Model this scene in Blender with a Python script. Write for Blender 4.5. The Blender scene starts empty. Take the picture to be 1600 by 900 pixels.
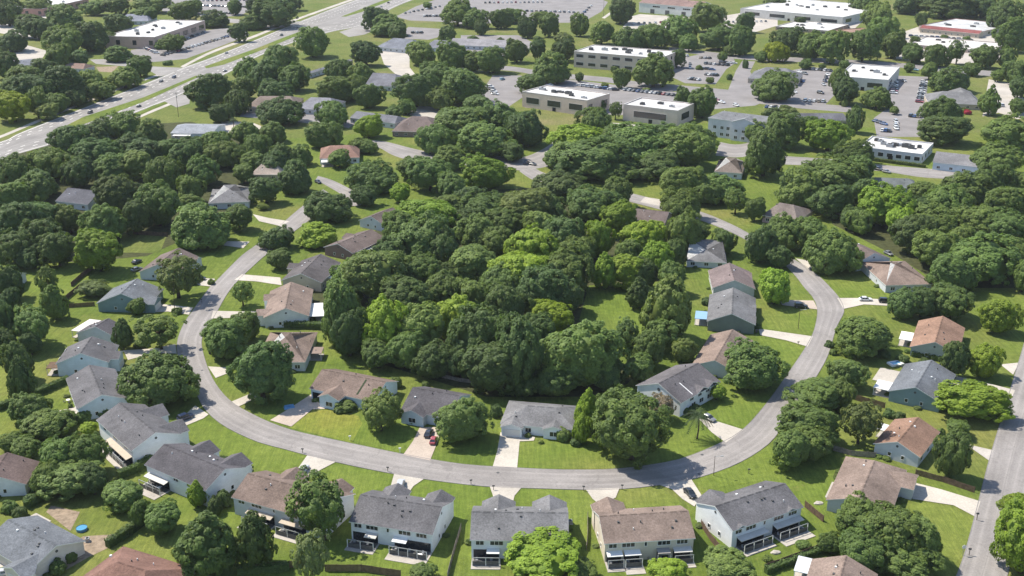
import bpy, bmesh, math, random
import numpy as np
from mathutils import Vector, Matrix

R = math.radians
random.seed(7)
scene = bpy.context.scene
COL = scene.collection

# ---------------------------------------------------------------- camera and picture-to-ground geometry
CAM_H = 143.5
PITCH = R(21.06)
FOC = 1714.0                       # focal length in pixels of a 1600 wide frame
ST, CT = math.sin(PITCH), math.cos(PITCH)

def ray(px, py):
    x = (px - 800.0) / FOC
    y = -(py - 450.0) / FOC
    return Vector((x, CT + y * ST, -ST + y * CT))

def G(px, py, z=0.0):
    """point of the horizontal plane at height z that is seen at photo pixel (px, py)"""
    d = ray(px, py)
    t = (z - CAM_H) / d.z
    return Vector((d.x * t, d.y * t, z))

def proj(p):
    y, z = p[1], p[2] - CAM_H
    depth = y * CT - z * ST
    up = y * ST + z * CT
    return (800 + FOC * p[0] / depth, 450 - FOC * up / depth)

def scale_at(py):
    p = G(800, py)
    depth = p.y * CT + CAM_H * ST
    return FOC / depth             # pixels per metre at the ground

cam_data = bpy.data.cameras.new("camera")
cam = bpy.data.objects.new("camera", cam_data)
COL.objects.link(cam)
cam.location = (0, 0, CAM_H)
cam.rotation_euler = (math.pi / 2 - PITCH, 0, 0)
cam_data.sensor_fit = 'HORIZONTAL'
cam_data.angle = 2 * math.atan(800.0 / FOC)
cam_data.clip_start = 1.0
cam_data.clip_end = 20000
scene.camera = cam

# ---------------------------------------------------------------- light
SUN_EL = R(55)
SUN_DIR = Vector((-0.87, 0.49, 0)).normalized()        # horizontal direction towards the sun
sun_data = bpy.data.lights.new("sun", 'SUN')
sun_data.energy = 5.0
sun_data.angle = R(0.6)
sun_data.color = (1.0, 0.935, 0.82)
sun = bpy.data.objects.new("sun", sun_data)
COL.objects.link(sun)
to_sun = Vector((SUN_DIR.x * math.cos(SUN_EL), SUN_DIR.y * math.cos(SUN_EL), math.sin(SUN_EL)))
sun.rotation_euler = to_sun.to_track_quat('Z', 'Y').to_euler()
sun.location = (0, 0, 400)

world = bpy.data.worlds.new("World")
scene.world = world
world.use_nodes = True
nt = world.node_tree
bg = nt.nodes["Background"]
sky = nt.nodes.new("ShaderNodeTexSky")
sky.sky_type = 'NISHITA'
sky.sun_disc = False
sky.sun_elevation = SUN_EL
sky.sun_rotation = math.atan2(SUN_DIR.x, SUN_DIR.y)
sky.air_density = 1.0
sky.dust_density = 0.6
nt.links.new(sky.outputs[0], bg.inputs[0])
bg.inputs[1].default_value = 0.15

scene.view_settings.view_transform = 'Standard'
scene.view_settings.look = 'None'
scene.view_settings.gamma = 1
scene.view_settings.use_curve_mapping = False
scene.view_settings.exposure = 0.58
scene.render.engine = 'CYCLES'
scene.cycles.max_bounces = 5
scene.cycles.diffuse_bounces = 3
scene.cycles.glossy_bounces = 2
scene.cycles.transmission_bounces = 2
scene.cycles.transparent_max_bounces = 4
scene.cycles.volume_bounces = 0
scene.cycles.use_denoising = True
try:
    scene.cycles.denoising_prefilter = 'ACCURATE'
except Exception:
    pass

# ---------------------------------------------------------------- materials
MATS = {}

def new_mat(name):
    m = bpy.data.materials.new(name)
    m.use_nodes = True
    MATS[name] = m
    return m, m.node_tree.nodes, m.node_tree.links, m.node_tree.nodes["Principled BSDF"]

def ramp(nodes, links, src, c0, c1, p0=0.35, p1=0.65):
    r = nodes.new("ShaderNodeValToRGB")
    r.color_ramp.elements[0].position = p0
    r.color_ramp.elements[1].position = p1
    r.color_ramp.elements[0].color = (*c0, 1)
    r.color_ramp.elements[1].color = (*c1, 1)
    links.new(src, r.inputs[0])
    return r.outputs[0]

def noise(nodes, links, sc, detail=4, coord=None, rough=0.6, stretch=None):
    n = nodes.new("ShaderNodeTexNoise")
    n.inputs["Scale"].default_value = sc
    n.inputs["Detail"].default_value = detail
    n.inputs["Roughness"].default_value = rough
    if coord is None:
        g = nodes.new("ShaderNodeNewGeometry")
        coord = g.outputs["Position"]
    if stretch:
        mp = nodes.new("ShaderNodeMapping")
        mp.inputs["Scale"].default_value = stretch
        links.new(coord, mp.inputs[0])
        coord = mp.outputs[0]
    links.new(coord, n.inputs["Vector"])
    return n.outputs["Fac"]

def mixc(nodes, links, fac, a, b, mode='MIX'):
    m = nodes.new("ShaderNodeMix")
    m.data_type = 'RGBA'
    m.blend_type = mode
    for sock, v in ((0, fac), (6, a), (7, b)):
        if isinstance(v, (int, float)):
            m.inputs[sock].default_value = v
        elif isinstance(v, tuple):
            m.inputs[sock].default_value = (*v, 1)
        else:
            links.new(v, m.inputs[sock])
    return m.outputs[2]

def plain(name, col, rough=0.8, spec=0.3, metal=0.0, var=0.12, sc=0.8):
    """plain material with a little mottling"""
    m, n, l, b = new_mat(name)
    f = noise(n, l, sc, 5)
    lo = tuple(c * (1 - var) for c in col)
    hi = tuple(min(1, c * (1 + var)) for c in col)
    l.new(ramp(n, l, f, lo, hi, 0.3, 0.7), b.inputs["Base Color"])
    b.inputs["Roughness"].default_value = rough
    b.inputs["Specular IOR Level"].default_value = spec
    b.inputs["Metallic"].default_value = metal
    return m

def tinted(name, rough=0.85, spec=0.2, grain=0.25, sc_big=0.12, sc_fine=3.0, big=0.25, stretch=None):
    """material whose colour is the object's own colour, with stains and grain"""
    m, n, l, b = new_mat(name)
    oi = n.new("ShaderNodeObjectInfo")
    f1 = noise(n, l, sc_big, 4)
    f2 = noise(n, l, sc_fine, 3, stretch=stretch)
    c = mixc(n, l, 1.0, oi.outputs["Color"], ramp(n, l, f1, (1 - big,) * 3, (1 + big * .6,) * 3, 0.3, 0.7), 'MULTIPLY')
    c = mixc(n, l, 1.0, c, ramp(n, l, f2, (1 - grain,) * 3, (1 + grain * .6,) * 3, 0.3, 0.7), 'MULTIPLY')
    f3 = noise(n, l, 0.55, 6, rough=0.75)
    c = mixc(n, l, 1.0, c, ramp(n, l, f3, (1 - big * .6,) * 3, (1 + big * .4,) * 3, 0.35, 0.7), 'MULTIPLY')
    l.new(c, b.inputs["Base Color"])
    b.inputs["Roughness"].default_value = rough
    b.inputs["Specular IOR Level"].default_value = spec
    return m

# grass: lawns with mown, dry and clover patches
def grass_mat(name, a, b_, dry, dryness=0.5):
    m, n, l, b = new_mat(name)
    f1 = noise(n, l, 0.035, 5)
    f2 = noise(n, l, 0.5, 6, rough=0.7)
    f3 = noise(n, l, 0.012, 4)
    f4 = noise(n, l, 3.5, 3)
    c = ramp(n, l, f1, a, b_, 0.35, 0.65)
    fd = ramp(n, l, f3, (0, 0, 0), (1, 1, 1), dryness, dryness + 0.2)
    c = mixc(n, l, fd, c, dry)
    c = mixc(n, l, 1.0, c, ramp(n, l, f2, (0.72, 0.74, 0.7), (1.2, 1.18, 1.15), 0.3, 0.7), 'MULTIPLY')
    c = mixc(n, l, 1.0, c, ramp(n, l, f4, (0.75, 0.75, 0.75), (1.2, 1.2, 1.15), 0.3, 0.7), 'MULTIPLY')
    f5 = noise(n, l, 0.9, 2, stretch=(1.6, 0.12, 1))
    c = mixc(n, l, 1.0, c, ramp(n, l, f5, (0.84, 0.86, 0.84), (1.12, 1.1, 1.08), 0.35, 0.65), 'MULTIPLY')
    f6 = noise(n, l, 0.16, 6, rough=0.75)
    fw = ramp(n, l, f6, (0, 0, 0), (0.5,) * 3, 0.6, 0.76)
    c = mixc(n, l, fw, c, (0.24, 0.205, 0.075))
    l.new(c, b.inputs["Base Color"])
    b.inputs["Roughness"].default_value = 0.95
    b.inputs["Specular IOR Level"].default_value = 0.1
    bm = n.new("ShaderNodeBump")
    bm.inputs["Strength"].default_value = 0.5
    bm.inputs["Distance"].default_value = 0.3
    l.new(f4, bm.inputs["Height"])
    l.new(bm.outputs[0], b.inputs["Normal"])
    return m

M_GRASS = grass_mat("grass", (0.094, 0.136, 0.026), (0.135, 0.172, 0.036), (0.185, 0.18, 0.058), 0.5)
M_LAWN = grass_mat("mown_lawn", (0.110, 0.158, 0.028), (0.146, 0.186, 0.039), (0.182, 0.190, 0.055), 0.5)
M_DRYLAWN = grass_mat("dry_lawn", (0.15, 0.19, 0.034), (0.20, 0.20, 0.045), (0.14, 0.195, 0.03), 0.42)
M_SCRUB = grass_mat("scrub", (0.10, 0.135, 0.032), (0.15, 0.165, 0.05), (0.2, 0.175, 0.085), 0.52)

def asphalt_mat(name, base, streak):
    m, n, l, b = new_mat(name)
    f1 = noise(n, l, 0.07, 5)
    f2 = noise(n, l, 2.2, 4)
    f3 = noise(n, l, 0.35, 5, rough=0.7)
    lo = tuple(c * 0.82 for c in base)
    hi = tuple(c * 1.15 for c in base)
    c = ramp(n, l, f1, lo, hi, 0.3, 0.7)
    c = mixc(n, l, 1.0, c, ramp(n, l, f2, (0.86,) * 3, (1.1,) * 3, 0.3, 0.7), 'MULTIPLY')
    c = mixc(n, l, ramp(n, l, f3, (0, 0, 0), (streak,) * 3, 0.55, 0.75), c, tuple(x * 0.62 for x in base))
    l.new(c, b.inputs["Base Color"])
    b.inputs["Roughness"].default_value = 0.9
    b.inputs["Specular IOR Level"].default_value = 0.25
    return m

def street_mat(name, base, lanes):
    """worn asphalt with wheel tracks, a paving seam and filled cracks that follow the street"""
    m = asphalt_mat(name, base, 0.3)
    n, l, b = m.node_tree.nodes, m.node_tree.links, m.node_tree.nodes["Principled BSDF"]
    src = b.inputs["Base Color"].links[0].from_socket
    uv = n.new("ShaderNodeUVMap")
    sp = n.new("ShaderNodeSeparateXYZ"); l.new(uv.outputs[0], sp.inputs[0])
    tr = n.new("ShaderNodeMath"); tr.operation = 'MULTIPLY'; tr.inputs[1].default_value = lanes * 2 * math.pi * 2
    l.new(sp.outputs[0], tr.inputs[0])
    co = n.new("ShaderNodeMath"); co.operation = 'COSINE'; l.new(tr.outputs[0], co.inputs[0])
    c = mixc(n, l, 1.0, src, ramp(n, l, co.outputs[0], (0.93,) * 3, (1.05,) * 3, 0.0, 1.0), 'MULTIPLY')
    f = noise(n, l, 1.0, 5, coord=uv.outputs[0], stretch=(5, 0.02, 1))
    c = mixc(n, l, 1.0, c, ramp(n, l, f, (0.88,) * 3, (1.08,) * 3, 0.35, 0.65), 'MULTIPLY')
    # seam along the middle and thin wandering cracks
    sb = n.new("ShaderNodeMath"); sb.operation = 'SUBTRACT'; sb.inputs[1].default_value = 0.5; l.new(sp.outputs[0], sb.inputs[0])
    ab = n.new("ShaderNodeMath"); ab.operation = 'ABSOLUTE'; l.new(sb.outputs[0], ab.inputs[0])
    c = mixc(n, l, ramp(n, l, ab.outputs[0], (0.35,) * 3, (0, 0, 0), 0.006, 0.014), c, tuple(x * 0.5 for x in base))
    vo = n.new("ShaderNodeTexVoronoi"); vo.feature = 'DISTANCE_TO_EDGE'; vo.inputs["Scale"].default_value = 0.09
    g = n.new("ShaderNodeNewGeometry"); nz = n.new("ShaderNodeTexNoise"); nz.inputs["Scale"].default_value = 0.4; nz.inputs["Detail"].default_value = 4
    l.new(g.outputs["Position"], nz.inputs["Vector"])
    mv = n.new("ShaderNodeMix"); mv.data_type = 'VECTOR'; mv.inputs[0].default_value = 0.995
    va = n.new("ShaderNodeVectorMath"); va.operation = 'MULTIPLY_ADD'; va.inputs[1].default_value = (5, 5, 0)
    l.new(nz.outputs["Color"], va.inputs[0]); l.new(g.outputs["Position"], va.inputs[2])
    l.new(va.outputs[0], vo.inputs["Vector"])
    c = mixc(n, l, ramp(n, l, vo.outputs["Distance"], (0.4,) * 3, (0, 0, 0), 0.004, 0.012), c, tuple(x * 0.55 for x in base))
    l.new(c, b.inputs["Base Color"])
    return m
M_ROAD = street_mat("worn_asphalt", (0.262, 0.242, 0.228), 2)
M_HIGHWAY = street_mat("highway_asphalt", (0.25, 0.235, 0.22), 6)
M_LOT = asphalt_mat("lot_asphalt", (0.215, 0.20, 0.195), 0.5)
M_CONC = asphalt_mat("concrete", (0.44, 0.40, 0.345), 0.5)
M_PALE = asphalt_mat("pale_paving", (0.40, 0.365, 0.32), 0.6)
M_PINKCONC = asphalt_mat("old_concrete", (0.42, 0.35, 0.29), 0.45)
M_DIRT = plain("bare_soil", (0.25, 0.195, 0.14), 0.95, 0.1, var=0.35, sc=0.7)
M_SHADED_LITTER = plain("shaded_leaf_litter", (0.055, 0.06, 0.025), 0.95, 0.1, var=0.4, sc=0.5)  # dark soil and litter, with the shade between crowns put into the colour
M_LINE = plain("road_paint", (0.72, 0.70, 0.64), 0.7)

M_ROOF = tinted("shingles", 0.9, 0.15, 0.32, 0.12, 2.6, 0.3)
M_MEMBRANE = tinted("roof_membrane", 0.6, 0.3, 0.14, 0.09, 0.7, 0.3)
M_WALL = tinted("siding", 0.7, 0.3, 0.08, 0.3, 2.0, 0.1, stretch=(0.3, 0.3, 6))
M_TRIM = plain("white_trim", (0.74, 0.73, 0.70), 0.6, var=0.05)
M_GLASS, n_, l_, b_ = new_mat("window_glass")
b_.inputs["Base Color"].default_value = (0.02, 0.025, 0.03, 1)
b_.inputs["Roughness"].default_value = 0.12
b_.inputs["Specular IOR Level"].default_value = 0.8
M_SCREEN = plain("dark_screen", (0.085, 0.085, 0.085), 0.6, 0.4, var=0.3, sc=2)
M_DARK = plain("dark_opening", (0.02, 0.02, 0.02), 0.9, 0.1)
M_DOOR = plain("garage_door_paint", (0.62, 0.60, 0.56), 0.6, var=0.06)
M_VENT = plain("vent_metal", (0.07, 0.07, 0.07), 0.6, 0.4)
M_VENTW = plain("pale_vent", (0.7, 0.7, 0.68), 0.5, 0.4)
M_METAL = plain("grey_metal", (0.34, 0.35, 0.36), 0.45, 0.5, 0.4)
M_WOOD = plain("fence_wood", (0.13, 0.088, 0.062), 0.9, 0.1, var=0.4, sc=1.2)
M_GREYWOOD = plain("weathered_wood", (0.24, 0.21, 0.18), 0.9, 0.1, var=0.35, sc=1.2)
M_POLE = plain("pole_wood", (0.10, 0.075, 0.055), 0.9, 0.1)
M_BLUE = plain("blue_vinyl", (0.10, 0.25, 0.43), 0.5, 0.4)
M_WATER = plain("pool_water", (0.08, 0.27, 0.42), 0.08, 0.6, var=0.15)
M_TIRE = plain("tyre_rubber", (0.02, 0.02, 0.02), 0.85, 0.2)
M_RIM = plain("wheel_metal", (0.4, 0.4, 0.42), 0.4, 0.5, 0.6)
M_LAMP = plain("lamp_lens", (0.75, 0.72, 0.65), 0.2, 0.6, var=0.03)
M_REDLENS = plain("tail_lens", (0.35, 0.02, 0.02), 0.3, 0.6, var=0.03)
M_PAINT, n_, l_, b_ = new_mat("car_paint")
oi = n_.new("ShaderNodeObjectInfo")
l_.new(oi.outputs["Color"], b_.inputs["Base Color"])
b_.inputs["Roughness"].default_value = 0.28
b_.inputs["Coat Weight"].default_value = 0.6
M_CLOTH = tinted("awning_cloth", 0.8, 0.2, 0.06, 0.4, 2.0, 0.08)

# leaves: the object's own colour, each clump its own age and tone
def leaf_mat():
    m, n, l, b = new_mat("leaves")
    oi = n.new("ShaderNodeObjectInfo")
    at = n.new("ShaderNodeAttribute")
    at.attribute_name = "tone"
    hv = ramp(n, l, at.outputs["Fac"], (0.7, 0.72, 0.78), (1.4, 1.32, 1.02), 0.0, 1.0)
    c = mixc(n, l, 1.0, oi.outputs["Color"], hv, 'MULTIPLY')
    rv = n.new("ShaderNodeMapRange")
    rv.inputs[3].default_value = 0.85
    rv.inputs[4].default_value = 1.18
    l.new(oi.outputs["Random"], rv.inputs[0])
    c = mixc(n, l, 1.0, c, rv.outputs[0], 'MULTIPLY')
    l.new(c, b.inputs["Base Color"])
    b.inputs["Roughness"].default_value = 0.62
    b.inputs["Specular IOR Level"].default_value = 0.25
    tr = n.new("ShaderNodeBsdfTranslucent")
    c2 = mixc(n, l, 1.0, c, (1.25, 1.35, 0.6), 'MULTIPLY')
    l.new(c2, tr.inputs[0])
    mx = n.new("ShaderNodeMixShader")
    mx.inputs[0].default_value = 0.32
    l.new(b.outputs[0], mx.inputs[1])
    l.new(tr.outputs[0], mx.inputs[2])
    l.new(mx.outputs[0], n["Material Output"].inputs[0])
    return m
M_LEAF = leaf_mat()
M_BARK = plain("bark", (0.085, 0.065, 0.05), 0.95, 0.1, var=0.3, sc=2)

# ---------------------------------------------------------------- object helpers
class MB:
    """collects faces of one mesh, each with a material slot"""
    def __init__(self):
        self.v, self.f, self.m = [], [], []
    def poly(self, pts, mat=0):
        k = len(self.v)
        self.v.extend([tuple(p) for p in pts])
        self.f.append(tuple(range(k, k + len(pts))))
        self.m.append(mat)
    def box(self, x0, y0, z0, x1, y1, z1, mat=0, top=None):
        if x0 > x1: x0, x1 = x1, x0
        if y0 > y1: y0, y1 = y1, y0
        a = [(x0, y0), (x1, y0), (x1, y1), (x0, y1)]
        self.prism(a, z0, z1, mat, top)
    def prism(self, pts, z0, z1, mat=0, top=None):
        """upright prism over a counter-clockwise outline"""
        n = len(pts)
        k = len(self.v)
        self.v.extend([(p[0], p[1], z0) for p in pts])
        self.v.extend([(p[0], p[1], z1) for p in pts])
        for i in range(n):
            j = (i + 1) % n
            self.f.append((k + i, k + j, k + n + j, k + n + i)); self.m.append(mat)
        self.f.append(tuple(k + n + i for i in range(n))); self.m.append(mat if top is None else top)
        self.f.append(tuple(k + i for i in reversed(range(n)))); self.m.append(mat)
    def solid(self, top, bottom, mat=0, side=None, bot=None):
        """closed slab between two outlines of equal length (top counter-clockwise from above)"""
        n = len(top)
        k = len(self.v)
        self.v.extend([tuple(p) for p in top]); self.v.extend([tuple(p) for p in bottom])
        side = mat if side is None else side
        self.f.append(tuple(k + i for i in range(n))); self.m.append(mat)
        self.f.append(tuple(k + n + i for i in reversed(range(n)))); self.m.append(side if bot is None else bot)
        for i in range(n):
            j = (i + 1) % n
            self.f.append((k + n + i, k + n + j, k + j, k + i)); self.m.append(side)
    def tube(self, p0, p1, r0, r1=None, n=8, mat=0, caps=True):
        p0, p1 = Vector(p0), Vector(p1)
        r1 = r0 if r1 is None else r1
        d = (p1 - p0).normalized()
        a = d.orthogonal().normalized()
        b = d.cross(a)
        k = len(self.v)
        for p, r in ((p0, r0), (p1, r1)):
            for i in range(n):
                t = 2 * math.pi * i / n
                self.v.append(tuple(p + a * (r * math.cos(t)) + b * (r * math.sin(t))))
        for i in range(n):
            j = (i + 1) % n
            self.f.append((k + i, k + j, k + n + j, k + n + i)); self.m.append(mat)
        if caps:
            self.f.append(tuple(k + i for i in reversed(range(n)))); self.m.append(mat)
            self.f.append(tuple(k + n + i for i in range(n))); self.m.append(mat)
    def mesh(self, name, mats, smooth=False):
        me = bpy.data.meshes.new(name)
        me.from_pydata(self.v, [], self.f)
        for m in mats:
            me.materials.append(m)
        if len(mats) > 1:
            me.polygons.foreach_set("material_index", self.m)
        if smooth:
            me.polygons.foreach_set("use_smooth", [True] * len(me.polygons))
        me.update()
        return me

def link(name, me, parent=None, color=None):
    o = bpy.data.objects.new(name, me)
    COL.objects.link(o)
    if parent is not None:
        o.parent = parent
    if color is not None:
        o.color = (*color, 1)
    return o

def part(name, mb, mats, parent, color=None, smooth=False):
    if not isinstance(mats, (list, tuple)):
        mats = [mats]
    return link(name, mb.mesh(name, mats, smooth), parent, color)

def empty(name, loc, rz=0.0):
    o = bpy.data.objects.new(name, None)
    o.empty_display_size = 0.5
    COL.objects.link(o)
    o.location = loc
    o.rotation_euler = (0, 0, rz)
    return o

def tag(o, label, cat, group=None, kind=None):
    if kind: o["kind"] = kind
    if label: o["label"] = label
    if cat: o["category"] = cat
    if group: o["group"] = group
    return o

def structure(o):
    o["kind"] = "structure"
    return o

def tri_sheet(name, pts, z, mat):
    """flat ground sheet over an outline of photo pixels"""
    bm = bmesh.new()
    vs = [bm.verts.new(G(x, y, 0) + Vector((0, 0, z))) for x, y in pts]
    f = bm.faces.new(vs)
    bmesh.ops.triangulate(bm, faces=[f])
    bmesh.ops.recalc_face_normals(bm, faces=bm.faces)
    if bm.faces and sum(f.normal.z for f in bm.faces) < 0:
        bmesh.ops.reverse_faces(bm, faces=bm.faces)
    me = bpy.data.meshes.new(name)
    bm.to_mesh(me); bm.free()
    me.materials.append(mat)
    return structure(link(name, me))

def smooth_line(pts, n=8, closed=False):
    """Catmull-Rom through points"""
    P = [Vector((p[0], p[1], 0)) for p in pts]
    out = []
    for i in range(len(P) - 1):
        p0 = P[max(i - 1, 0)]; p1 = P[i]; p2 = P[i + 1]; p3 = P[min(i + 2, len(P) - 1)]
        for k in range(n):
            t = k / n
            out.append(0.5 * ((2 * p1) + (p2 - p0) * t + (2 * p0 - 5 * p1 + 4 * p2 - p3) * t * t + (3 * p1 - p0 - 3 * p2 + p3) * t ** 3))
    out.append(P[-1])
    return out

def resample(line, n):
    d = [0.0]
    for a, b in zip(line, line[1:]):
        d.append(d[-1] + (b - a).length)
    out, j = [], 0
    for i in range(n):
        s = d[-1] * i / (n - 1)
        while j < len(line) - 2 and d[j + 1] < s:
            j += 1
        L = max(d[j + 1] - d[j], 1e-9)
        out.append(line[j].lerp(line[j + 1], (s - d[j]) / L))
    return out

def strip(name, left, right, z, mat, n=60):
    """road surface between two edges given in photo pixels"""
    a = resample(smooth_line([G(*p) for p in left]), n)
    b = resample(smooth_line([G(*p) for p in right]), n)
    mb = MB()
    for i in range(n - 1):
        q = [b[i], b[i + 1], a[i + 1], a[i]]
        nz = (q[1] - q[0]).cross(q[2] - q[0]).z
        if nz < 0: q.reverse()
        mb.poly([(p.x, p.y, z) for p in q])
    o = part(name, mb, mat, None)
    me = o.data
    uvl = me.uv_layers.new(name="UVMap")
    d = [0.0]
    for i in range(n - 1): d.append(d[-1] + (a[i + 1] - a[i]).length)
    near = lambda v, i: min(((v - a[j]).length_squared, 0.0, d[j]) if k == 0 else ((v - b[j]).length_squared, 1.0, d[j]) for j in (i, i + 1) for k in (0, 1))
    for pl in me.polygons:
        for li in pl.loop_indices:
            co = me.vertices[me.loops[li].vertex_index].co
            r_ = near(Vector((co.x, co.y, 0)), pl.index)
            uvl.data[li].uv = (r_[1], r_[2])
    return structure(o), a, b

def kerb(name, line, w, h, mat, side=1):
    """low raised edge along a line of ground points"""
    mb = MB()
    off = []
    for i, p in enumerate(line):
        t = (line[min(i + 1, len(line) - 1)] - line[max(i - 1, 0)])
        nrm = Vector((-t.y, t.x, 0)).normalized() * side
        off.append(p + nrm * w)
    for i in range(len(line) - 1):
        a, b, c, d = line[i], line[i + 1], off[i + 1], off[i]
        q = [a, b, c, d]
        if (b - a).cross(c - a).z < 0: q.reverse()
        mb.solid([(p.x, p.y, h) for p in q], [(p.x, p.y, 0.0) for p in q])
    return structure(part(name, mb, mat, None))
# ---------------------------------------------------------------- ground, streets, lots
mb = MB()
mb.poly([(-2600, -300, 0), (2600, -300, 0), (2600, 4200, 0), (-2600, 4200, 0)])
structure(part("ground", mb, M_GRASS, None))

INNER = [(520, 306), (487, 341), (457, 364), (420, 395), (400, 412), (362, 450), (335, 495), (316, 527), (320, 560), (336, 598), (362, 628), (400, 650), (432, 664), (467, 675), (540, 691), (632, 710), (720, 725), (807, 731), (880, 734), (960, 733), (1025, 725), (1070, 715), (1130, 690), (1165, 667), (1200, 627), (1237, 575), (1260, 540), (1272, 515), (1277, 485), (1270, 465), (1257, 450), (1240, 428), (1215, 405), (1185, 388), (1160, 372), (1130, 358), (1090, 343), (1040, 330), (990, 317), (950, 307)]
OUTER = [(505, 296), (462, 331), (440, 350), (400, 383), (377, 400), (340, 437), (327, 450), (300, 487), (285, 510), (276, 542), (286, 580), (305, 612), (320, 640), (350, 666), (400, 690), (440, 701), (477, 711), (545, 727), (615, 741), (690, 753), (765, 761), (850, 764), (930, 766), (980, 764), (1025, 759), (1080, 750), (1150, 726), (1200, 695), (1225, 664), (1243, 640), (1275, 590), (1294, 555), (1307, 512), (1319, 487), (1313, 468), (1300, 452), (1280, 432), (1257, 415), (1222, 395), (1190, 377), (1165, 362), (1135, 347), (1095, 331), (1040, 316), (990, 303), (950, 294)]
_, la, lb = strip("street", OUTER, INNER, 0.10, M_ROAD, 160)
structure(_)
kerb("kerb", la, 0.22, 0.13, M_LOT, 1)
kerb("kerb", lb, 0.22, 0.13, M_LOT, -1)

RL = [(1470, 960), (1505, 875), (1530, 783), (1547, 717), (1567, 650), (1585, 590), (1600, 540), (1620, 470), (1640, 400)]
RR = [(1555, 960), (1577, 882), (1598, 783), (1613, 717), (1630, 650), (1645, 590), (1658, 540), (1675, 470), (1690, 400)]
_, la, lb = strip("side_street", RL, RR, 0.10, M_ROAD, 60)
kerb("kerb", la, 0.22, 0.13, M_LOT, 1)
kerb("kerb", lb, 0.22, 0.13, M_LOT, -1)

strip("street", [(497, 275), (520, 282), (552, 298), (570, 310), (560, 322), (528, 318)], [(493, 281), (510, 290), (535, 305), (546, 315), (535, 325), (512, 316)], 0.06, M_ROAD, 30)
strip("street", [(560, 218), (600, 221), (640, 231), (675, 238), (720, 240), (770, 243), (815, 246), (850, 232), (872, 216), (900, 200), (930, 186)],
      [(560, 226), (590, 230), (615, 243), (655, 254), (700, 257), (770, 262), (815, 266), (868, 256), (890, 232), (915, 208), (945, 190)], 0.06, M_ROAD, 60)
strip("street", [(815, 250), (845, 268), (868, 276)], [(812, 268), (835, 282), (868, 286)], 0.05, M_ROAD, 12)
strip("street", [(1225, 244), (1300, 249), (1380, 258), (1440, 263), (1500, 268), (1560, 278), (1640, 290)], [(1225, 257), (1300, 261), (1380, 268), (1440, 277), (1500, 281), (1560, 290), (1640, 303)], 0.06, M_ROAD, 30)
strip("street", [(1125, 222), (1150, 226), (1175, 222)], [(1118, 243), (1155, 246), (1180, 240)], 0.05, M_ROAD, 8)
strip("street", [(690, 97), (740, 100), (800, 104), (860, 113), (950, 121), (1000, 128), (1080, 135), (1150, 142), (1235, 158), (1330, 166)],
      [(690, 104), (740, 108), (800, 111), (860, 121), (950, 129), (1000, 138), (1080, 145), (1150, 157), (1235, 168), (1330, 176)], 0.05, M_LOT, 40)
strip("street", [(1045, 73), (1160, 86), (1300, 92), (1400, 98), (1500, 107), (1640, 118)], [(1045, 79), (1160, 93), (1300, 99), (1400, 105), (1500, 115), (1640, 127)], 0.05, M_LOT, 40)
strip("street", [(940, 28), (960, 14), (985, -6)], [(945, 29), (966, 14), (992, -6)], 0.05, M_PALE, 10)
# wide highway running away to the upper left
HL = [(-420, 330), (-150, 262), (0, 222), (35, 206), (137, 166), (250, 121), (285, 106), (330, 90), (400, 62), (467, 34), (555, 0), (640, -28), (740, -60)]
HR = [(-420, 420), (-150, 318), (0, 250), (85, 224), (210, 177), (285, 147), (362, 111), (400, 90), (457, 67), (517, 50), (570, 38), (622, 9), (700, -20), (790, -55)]
strip("highway", HL, HR, 0.05, M_HIGHWAY, 120)
for pts in ([(77, 210), (130, 183), (225, 152), (307, 118), (309, 121), (225, 159), (140, 191), (85, 211)],
            [(320, 104), (360, 90), (400, 76), (440, 60), (478, 46), (478, 50), (440, 66), (400, 82), (350, 101), (322, 107)],
            [(533, 26), (560, 16), (595, 2), (625, -9), (612, 0), (565, 19), (540, 26)],
            [(210, 178), (240, 165), (258, 159), (262, 161), (235, 171), (212, 182)]):
    tri_sheet("grass_median", pts, 0.12, M_GRASS)
strip("sidewalk", [(-60, 232), (0, 212), (60, 187), (137, 157), (200, 132), (250, 115)], [(-60, 236), (0, 216), (60, 191), (137, 160), (200, 135), (250, 118)], 0.05, M_PALE, 40)
strip("sidewalk", [(282, 104), (330, 80), (400, 54), (460, 30), (550, -2)], [(286, 106), (332, 83), (402, 57), (463, 32), (553, 0)], 0.07, M_PALE, 40)
strip("sidewalk", [(211, 184), (240, 171), (272, 158)], [(212, 187), (242, 174), (274, 161)], 0.05, M_PALE, 20)
tri_sheet("highway_entry", [(255, 158), (290, 146), (297, 150), (296, 162), (276, 168)], 0.055, M_HIGHWAY)
tri_sheet("highway_entry", [(180, 92), (205, 96), (240, 104), (285, 106), (275, 112), (250, 120), (236, 112), (200, 104), (150, 100), (140, 93)], 0.06, M_HIGHWAY)
tri_sheet("highway_entry", [(350, 28), (400, 33), (440, 36), (470, 33), (462, 40), (430, 45), (395, 40), (350, 34)], 0.06, M_HIGHWAY)
tri_sheet("highway_entry", [(545, 58), (570, 54), (590, 45), (570, 38), (530, 50)], 0.06, M_HIGHWAY)

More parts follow.
